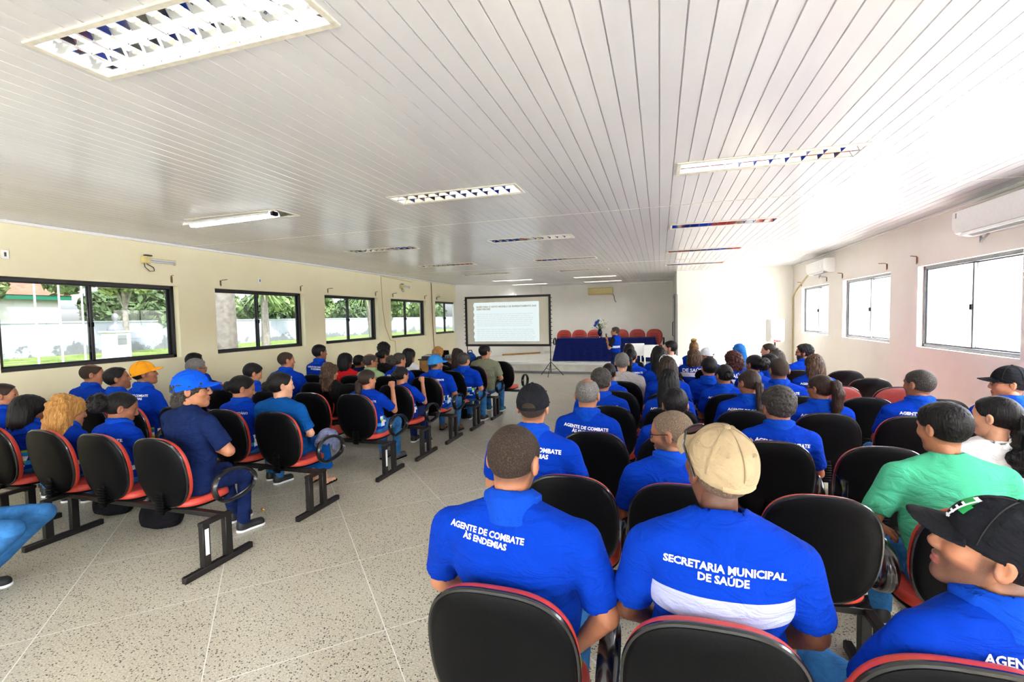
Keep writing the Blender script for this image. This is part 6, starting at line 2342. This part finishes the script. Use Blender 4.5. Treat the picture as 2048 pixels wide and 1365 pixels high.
# second right-hand row
P_((-0.766, 2.880, 1.330), RROW[1], 'man in a black cap with an open strap, facing the front in royal blue polo', text=AGENT, w=1.15, belly=0.6, skin='tan', hair=('buzz', 'buzz'), cap='cap_black', turn=(2, -2, 0), detail=2, text_dz=0.01, text_dx=0.02)
P_((0.060, 2.900, 1.201), RROW[1], 'man with cropped grey hair and dark glasses looking left, royal blue polo', w=1.05, skin='brown', hair=('buzz', 'buzzgrey'), glasses='on', turn=(62, -8, 0), heading=10, detail=2, beard='stubble', pants='pale_denim')
P_((1.450, 3.100, 1.255), RROW[1], 'man in a sea green T-shirt leaning forward on the right', shirt='green', collar=False, w=1.2, belly=0.7, skin='tan', hair=('short', 'black'), turn=(20, -4, 0), heading=4, detail=2, arms=('armrest', 'lap'))
# third right-hand row
P_((-0.577, 3.940, 1.234), RROW[2], 'balding man with short grey hair and large ears beside the aisle, lettered blue polo', text=AGENT, w=1.0, skin='tan', hair=('balding', 'salt'), turn=(-4, -10, 0), detail=2, hs=1.2)
P_((0.114, 3.980, 1.168), RROW[2], 'man with short black hair behind the glasses wearer, mostly hidden by him', w=1.05, skin='brown', hair=('short', 'black'), turn=(4, -12, 0), detail=1, text=AGENT)
P_((0.855, 4.000, 1.180), RROW[2], 'man with curly grey-black hair in lettered blue polo at centre right', text=AGENT, w=1.05, skin='tan', hair=('curly_short', 'darksalt'), turn=(12, -6, 0), detail=2, hs=1.25)
P_((1.959, 3.630, 1.229), RROW[2] - 0.12, 'woman with long wavy black hair gathered by a clip at the right edge, white top', shirt='white', collar=False, fem=True, w=1.1, skin='fair', hair=('wavypony', 'black'), turn=(38, 0, 0), detail=1)
# fourth right-hand row
P_((-0.596, 5.100, 1.188), RROW[3], 'man with thick dark salt-and-pepper hair at the aisle, one row before the grey T-shirt', w=1.08, skin='tan', hair=('curly_short', 'darksalt'), turn=(-10, -4, 0), text=AGENT, hs=1.18)
P_((0.087, 5.030, 1.197), RROW[3], 'woman with very long straight black hair in the middle of the right block', fem=True, w=1.05, skin='tan', hair=('long', 'black'), turn=(-4, -6, 0), text=AGENT)
P_((0.820, 5.030, 1.214), RROW[3], 'woman with big dark brown side ponytail over lettered blue shirt', fem=True, w=1.25, skin='brown', hair=('lowpony', 'brown'), turn=(30, -10, 4), text=AGENT, text_dx=-0.02)
P_((1.417, 5.030, 1.181), RROW[3], 'woman with glasses and a high bushy brown ponytail', fem=True, w=1.2, skin='brown', hair=('ponytail', 'brown'), glasses='on', turn=(36, -2, 0), text=AGENT, collar=True)
P_((2.163, 5.000, 1.239), RROW[3], 'man with cropped greying hair sitting alone by the right wall, blue polo', w=1.1, skin='brown', hair=('buzz', 'darksalt'), turn=(28, 0, 0), text=AGENT, detail=1)
P_((2.774, 4.980, 1.265), RROW[3], 'man in a black mesh cap at the right edge, behind the wavy-haired woman', w=1.05, skin='tan', hair=('buzz', 'black'), cap='cap_black', turn=(68, 0, 0), glasses='on')
# fifth right-hand row
P_((-0.615, 6.080, 1.161), RROW[4], 'dark-haired person whose head just shows above the salt-and-pepper haired man', fem=True, skin='brown', hair=('bun', 'black'), turn=(0, -12, 0))
P_((0.088, 6.030, 1.258), RROW[4], 'woman with pale sunglasses pushed up on dark hair', fem=True, w=1.1, skin='tan', hair=('bob', 'brown'), glasses='up', turn=(0, -2, 0))
P_((0.711, 5.980, 1.172), RROW[4], 'woman with black hair in a low bun, lettered blue shirt, middle of the right block', fem=True, w=1.1, skin='brown', hair=('bun', 'black'), turn=(20, -6, 0), text=AGENT)
P_((1.285, 6.000, 1.236), RROW[4], 'man with shaved brown head and pale blue polo behind the curly-haired man', w=1.12, skin='brown', hair=('buzz', 'buzz'), turn=(6, -4, 0), text=AGENT, hs=1.2)
# sixth right-hand row
P_((-0.509, 6.830, 1.229), RROW[5], 'man with silver hair in a grey T-shirt beside the aisle', shirt='grey', collar=False, w=1.2, skin='fair', hair=('short', 'salt'), turn=(0, 0, 0))
P_((0.002, 6.880, 1.298), RROW[5], 'woman with long loose black hair behind the woman with sunglasses on her head', fem=True, skin='tan', hair=('long', 'black'), turn=(-6, 0, 0))
P_((0.609, 6.630, 1.187), RROW[5], 'young man with cropped black hair behind the low-bunned woman, middle of the right block', w=0.98, skin='tan', hair=('short', 'black'), turn=(12, -4, 0))
P_((1.172, 6.830, 1.219), RROW[5], 'woman with dark puffy tied-back hair behind the big side ponytail', fem=True, skin='brown', hair=('puff', 'black'), turn=(34, 0, 0))
P_((1.473, 7.500, 1.168), RROW[6], 'man with glasses and receding black hair just left of the shaved head', skin='brown', hair=('short', 'black'), glasses='on', turn=(40, 4, 0), w=0.95)
P_((1.918, 7.080, 1.201), RROW[5] + 0.15, 'woman with straight greyish-brown hair near the right wall', fem=True, w=1.15, skin='tan', hair=('curtain', 'highlight'), turn=(10, -6, 0), text=AGENT)
# seventh right-hand row and beyond
P_((-0.433, 7.680, 1.242), RROW[6], 'woman with a long black ponytail down her back beyond the silver-haired man', fem=True, w=1.1, skin='tan', hair=('lowpony', 'black'), turn=(-4, 0, 0), text=AGENT)
P_((0.819, 9.380, 1.122), RROW[8], 'person in a white cap in the middle of the right block', w=0.95, shirt='royal_plain', skin='tan', hair=('short', 'black'), cap='cap_white', turn=(70, 0, 0))
P_((1.029, 7.680, 1.205), RROW[6], 'woman with long curly dark red hair', fem=True, w=1.1, skin='brown', hair=('curlylong', 'auburn'), turn=(24, 0, 0), text='DE SAÚDE', shirt='royal_plain', vest='vest_far', collar=False)
P_((1.766, 8.420, 1.159), RROW[7], 'woman with grey-streaked hair behind the shaved head', fem=True, skin='tan', hair=('curtain', 'darksalt'), turn=(20, 0, 0))
P_((-0.518, 8.580, 1.252), RROW[7], 'person with short dark hair farthest along the aisle of the right block', skin='tan', hair=('short', 'black'), w=0.95, shirt='black', collar=False)
P_((-0.029, 8.380, 1.235), RROW[7], 'woman with shoulder-length black hair right behind the man in white', fem=True, skin='tan', hair=('bob', 'black'))
P_((0.535, 8.430, 1.191), RROW[7], 'woman in a royal vest with white band, dark straight hair', fem=True, w=1.2, shirt='royal_plain', vest='vest_far', skin='tan', hair=('bob', 'highlight'), turn=(12, 0, 0), text='DE SAÚDE', collar=False, arms=('out', 'lap'), sleeveless=True)
P_((1.262, 8.680, 1.249), RROW[7], 'person wearing a blue headscarf near the partition wall', fem=True, skin='brown', hair=('scarf', 'scarf'), turn=(10, 0, 0), shirt='royal_plain', collar=False)
P_((0.186, 9.530, 1.249), RROW[8], 'man in a white T-shirt with moustache, arm stretched along the next chair', shirt='white', collar=False, w=1.05, skin='fair', hair=('short', 'black'), turn=(40, 0, 0), heading=38, beard='stubble', arms=('out', 'lap'))
P_((0.658, 10.220, 1.213), RROW[9], 'woman with hair piled up in a golden clip', fem=True, skin='tan', hair=('topbun', 'goldbrown'), turn=(-10, 0, 0), shirt='royal_plain', collar=False)
P_((1.846, 9.450, 1.211), RROW[8], 'woman in profile facing left with short swept-back dark hair', fem=True, skin='fair', hair=('bun', 'brown'), turn=(50, 0, 0), heading=25)
P_((2.254, 8.830, 1.224), RROW[7] + 0.2, 'bearded man with glasses and curly hair beside the loudspeaker, facing left', skin='tan', hair=('curly_short', 'black'), glasses='on', beard='full', turn=(46, 0, 0), heading=20, arms=('out', 'lap'))
# left block, nearest row
P_((-3.857, 3.080, 1.329), LROW[1], 'man in a bright blue cap, glasses and navy T-shirt in the nearest left row', shirt='navy', collar=False, w=1.3, hs=1.3, belly=0.7, skin='tan', hair=('neckcurls', 'darksalt'), cap='cap_blue', capgap=False, glasses='on', turn=(-42, 2, 0), heading=-8, detail=2, arms=('cross', 'cross'), pants='dark_denim')
P_((-4.704, 3.060, 1.140), LROW[1], 'woman with black hair in a puffy bun looking down, nearest left row', fem=True, w=1.2, hs=1.25, skin='brown', hair=('puff', 'black'), turn=(-30, -16, 0), detail=2, text=AGENT)
P_((-5.425, 3.060, 1.073), LROW[1], 'woman with long golden blonde hair in the nearest left row', fem=True, w=1.25, hs=1.35, skin='tan', hair=('longwavy', 'blond'), turn=(-10, -8, 0), detail=2, text=AGENT)
P_((-6.029, 3.080, 1.070), LROW[1] + 0.05, 'woman with a black bob beside the blonde woman', fem=True, w=1.1, hs=1.25, skin='brown', hair=('bob', 'black'), turn=(-6, -8, 0), detail=1)
P_((-6.631, 3.180, 1.177), LROW[1] + 0.1, 'woman with tied-back brown hair at the left edge looking right', fem=True, skin='tan', hair=('bun', 'brown'), turn=(-36, 0, 0), detail=1)
P_((-6.911, 4.180, 1.274), LROW[2] + 0.05, 'heavy man with cropped receding hair under the first left window', w=1.3, belly=0.9, skin='tan', hair=('balding', 'buzz'), turn=(-30, -6, 0), detail=1)
P_((-6.302, 4.080, 1.247), LROW[2], 'man with black hair looking up between bald-topped man and orange cap', w=0.98, skin='brown', hair=('short', 'black'), turn=(-36, 10, 0), detail=1)
P_((-5.780, 4.030, 1.323), LROW[2], 'man in an orange cap in the second left row', w=1.0, skin='brown', hair=('short', 'black'), cap='cap_orange', turn=(-34, 10, 0), detail=1, text=AGENT)
P_((-4.380, 4.080, 1.174), LROW[2], 'woman with black hair held by a red clip, looking down', fem=True, w=1.2, hs=1.25, skin='tan', hair=('bun', 'black'), turn=(-36, -14, 0), detail=1, text='AGENTE COMUNITÁRIO\nDE SAÚDE')
P_((-3.827, 4.050, 1.225), LROW[2], 'woman in a long teal blue dress at the aisle', fem=True, w=1.42, hs=1.25, belly=0.8, shirt='teal', pants='teal', long_dress=True, collar=False, skin='fair', hair=('bun', 'black'), turn=(-30, 0, 0), detail=2, shoe='sandal', arms=('lap', 'lap'))
P_((-6.141, 4.980, 1.273), LROW[3], 'grey-haired man with an arm stretched along the chairs behind the blue cap', w=1.1, skin='brown', hair=('short', 'salt'), turn=(-20, -6, 0), arms=('lap', 'out'), glasses='on')
P_((-5.363, 5.180, 1.192), LROW[3], 'man with short black hair bending his head behind the woman with the red clip', skin='tan', hair=('short', 'black'), turn=(-30, -18, 0), text=AGENT)
P_((-3.538, 5.180, 1.145), LROW[3], 'woman with a long brown ponytail and printed blue shirt at the aisle, fist raised', fem=True, w=1.15, skin='tan', hair=('lowpony', 'brown'), turn=(-22, 0, 0), detail=2, text=AGENT, arms=('lap', 'fist'), hands=('relaxed', 'fist'), shoe='grey', collar=False)
P_((-7.077, 5.720, 1.292), LROW[4] - 0.12, 'person with black hair almost hidden behind the grey-haired man by the wall', skin='brown', hair=('short', 'black'), turn=(-20, 0, 0))
P_((-5.479, 5.930, 1.301), LROW[4], 'stocky man with cropped hair against the wall below the second left window', w=1.2, skin='tan', hair=('buzz', 'buzz'), turn=(-30, 0, 0), text=AGENT)
P_((-4.683, 5.930, 1.136), LROW[4], 'woman with long highlighted brown hair and a black top', fem=True, shirt='black', collar=False, skin='tan', hair=('longwavy', 'highlight'), turn=(-24, -6, 0))
P_((-3.550, 6.030, 1.091), LROW[4], 'woman with a loose black bun at the aisle, hand held up high', fem=True, w=1.15, skin='tan', hair=('bun', 'black'), turn=(-20, -4, 0), text=None, arms=('lap', 'fist'), hands=('relaxed', 'fist'), detail=1, collar=False, pants='dark_denim')
P_((-5.634, 6.880, 1.350), LROW[5], 'man with cropped hair sitting upright against the wall near the third left window', w=1.0, skin='brown', hair=('short', 'black'), turn=(-26, 0, 0), text=AGENT)
P_((-5.110, 6.880, 1.215), LROW[5], 'woman with black braided hair in a red top', fem=True, w=1.15, shirt='red', collar=False, skin='deep', hair=('bob', 'black'), turn=(-20, 0, 0))
P_((-4.586, 6.830, 1.207), LROW[5], 'older man with glasses and thinning hair in a pale green shirt', shirt='pale_green', skin='tan', hair=('balding', 'darksalt'), glasses='on', turn=(-34, 0, 0))
P_((-4.079, 6.880, 1.224), LROW[5], 'woman with grey-streaked hair tied back, middle of the left block', fem=True, w=1.15, skin='tan', hair=('puff', 'darksalt'), turn=(-26, 0, 0), text=AGENT)
P_((-3.411, 6.860, 1.183), LROW[5], 'man in a sky-blue cap at the aisle of the left block', w=1.15, belly=0.8, skin='brown', hair=('buzz', 'darksalt'), cap='cap_sky', capgap=False, turn=(-38, 0, 0), detail=1, shoe='brown', text=AGENT)
P_((-4.874, 7.680, 1.235), LROW[6], 'dark-haired woman resting a hand on her cheek', fem=True, shirt='black', collar=False, skin='brown', hair=('bun', 'black'), turn=(-30, -8, 0), arms=('lap', 'chin'))
P_((-5.407, 7.680, 1.100), LROW[6], 'person in a navy shirt half hidden behind the man with thinning hair', shirt='navy', w=1.0, skin='brown', hair=('short', 'black'), turn=(-20, -10, 0))
P_((-4.401, 7.780, 1.229), LROW[6], 'woman with long dark hair and a white sleeveless top', fem=True, shirt='white', collar=False, skin='tan', hair=('curtain', 'black'), turn=(-24, 0, 0), sleeveless=True)
P_((-3.276, 7.680, 1.155), LROW[6], 'man with short dark hair and royal blue polo just before the olive T-shirt', w=1.1, skin='tan', hair=('short', 'darksalt'), turn=(-14, -2, 0), detail=1, arms=('lap', 'lap'))
P_((-5.417, 8.580, 1.271), LROW[7], 'person with a black curly afro by the left wall', skin='brown', hair=('afro', 'black'), turn=(-20, 0, 0), shirt='black', collar=False)
P_((-4.606, 9.400, 1.159), LROW[8], 'woman with golden curly hair before the equipment desk', fem=True, skin='tan', hair=('curlylong', 'blond'), turn=(-20, 0, 0), shirt='royal_plain')
P_((-3.730, 8.480, 1.174), LROW[7], 'woman with long dark hair two seats from the olive T-shirt', fem=True, skin='tan', hair=('long', 'brown'), turn=(-24, 0, 0), shirt='black', collar=False)
P_((-3.225, 8.600, 1.234), LROW[7], 'man in an olive T-shirt with short hair and glasses at the aisle', shirt='olive', collar=False, w=1.15, skin='tan', hair=('short', 'black'), glasses='on', turn=(-28, 0, 0), detail=1, shoe='teal')
# only the jeans of this one reach into the picture at the left edge
P_((-4.80, 1.90, 1.26), 1.82, 'person in faded jeans at the left edge, only the bent legs showing', heading=-58, w=1.0, tuck=True, arms=('side', 'side'), skin='tan', hair=('short', 'black'), pants='denim')
# the speaker at the front
who, HM, J = P_((-1.288, 14.620, 1.400), 14.6, 'man standing before the stage in a royal blue vest, speaking into a microphone', stand=True, heading=72, turn=(18, 0, 0), shirt='black', vest='vest_stand', collar=False, w=1.05, belly=0.6, skin='tan', hair=('short', 'darksalt'), glasses='on', arms=('mic', 'side'), hands=('fist', 'relaxed'), pants='dark_denim', detail=1)
s, Sh, E, W_, kd = J[0]
wm = who.matrix_basis.copy()
who.rotation_euler = (0, 0, math.radians(72))
Rw = Matrix.Rotation(math.radians(72), 3, 'Z')
hd = (W_ - E) / np.linalg.norm(W_ - E)
gp = Vector(W_) + Vector(hd) * 0.065
gp = Rw @ gp + who.location
mc = thing('microphone', 'black microphone held to the mouth of the standing man', 'microphone', gp, math.radians(72))
MB().cyl((0, 0, -0.12), (0, 0.01, 0.06), 0.014, 12, 0.019).build('handle', M['black_plastic'], mc)
MB().lathe([(0.012, 0.055), (0.024, 0.07), (0.027, 0.09), (0.022, 0.11), (0.008, 0.118)], 16, (0, 0.01, 0)).build('grille', M['dark_grey'], mc)
MB().cyl((0, 0, -0.15), (0, 0, -0.12), 0.016, 12).build('end_ring', M['gold'], mc)

# hair clips
def clip(label_part, pts, r, mat):
    o = [p for p in S.objects if p.get('category') == 'person' and label_part in p['label']][0]
    h = [c for c in o.children if c.name.startswith('hair')][0]
    b = MB()
    for (x, y, z) in pts:
        b.tube([(x - r, y, z), (x - r * 0.4, y - r * 0.35, z + r * 0.3), (x + r * 0.4, y - r * 0.35, z + r * 0.3), (x + r, y, z)], [r * 0.25, r * 0.5, r * 0.5, r * 0.25], 8)
    k = b.build('hair_clip', mat, o)
    k.matrix_local = h.matrix_local


clip('red clip', [(0.02, -0.158, 0.03), (-0.02, -0.158, 0.03)], 0.024, plain('red_clip', srgb(220, 50, 40), 0.4))
clip('golden clip', [(0.0, -0.085, 0.15), (0.03, -0.07, 0.15)], 0.03, M['gold'])
clip('gathered by a clip', [(0.0, -0.155, 0.01)], 0.03, M['black_rim'])
clip('teal blue dress', [(0.0, -0.16, 0.012), (0.0, -0.16, -0.012)], 0.022, M['gold'])

# a patterned shawl lying over the lap of the woman in the teal dress
v, f = net((-0.16, -0.3, -0.26), (0.16, 0.3, 0.14), 0.014, lambda P: smax(np.abs(ell(P, (0, 0, -0.16), (0.10, 0.17, 0.19))) - 0.010 - 0.03 * (vnoise(P, 14) - 0.5), -0.22 + 0.9 * np.abs(P[..., 1]) - P[..., 2], 0.01))
tag(link('shawl', npmesh('shawl', v, f, [CLOTH['shawl']]), None, (-3.50, 4.33, 0.68)), 'grey patterned shawl lying on the lap of the woman in the teal dress', 'shawl')
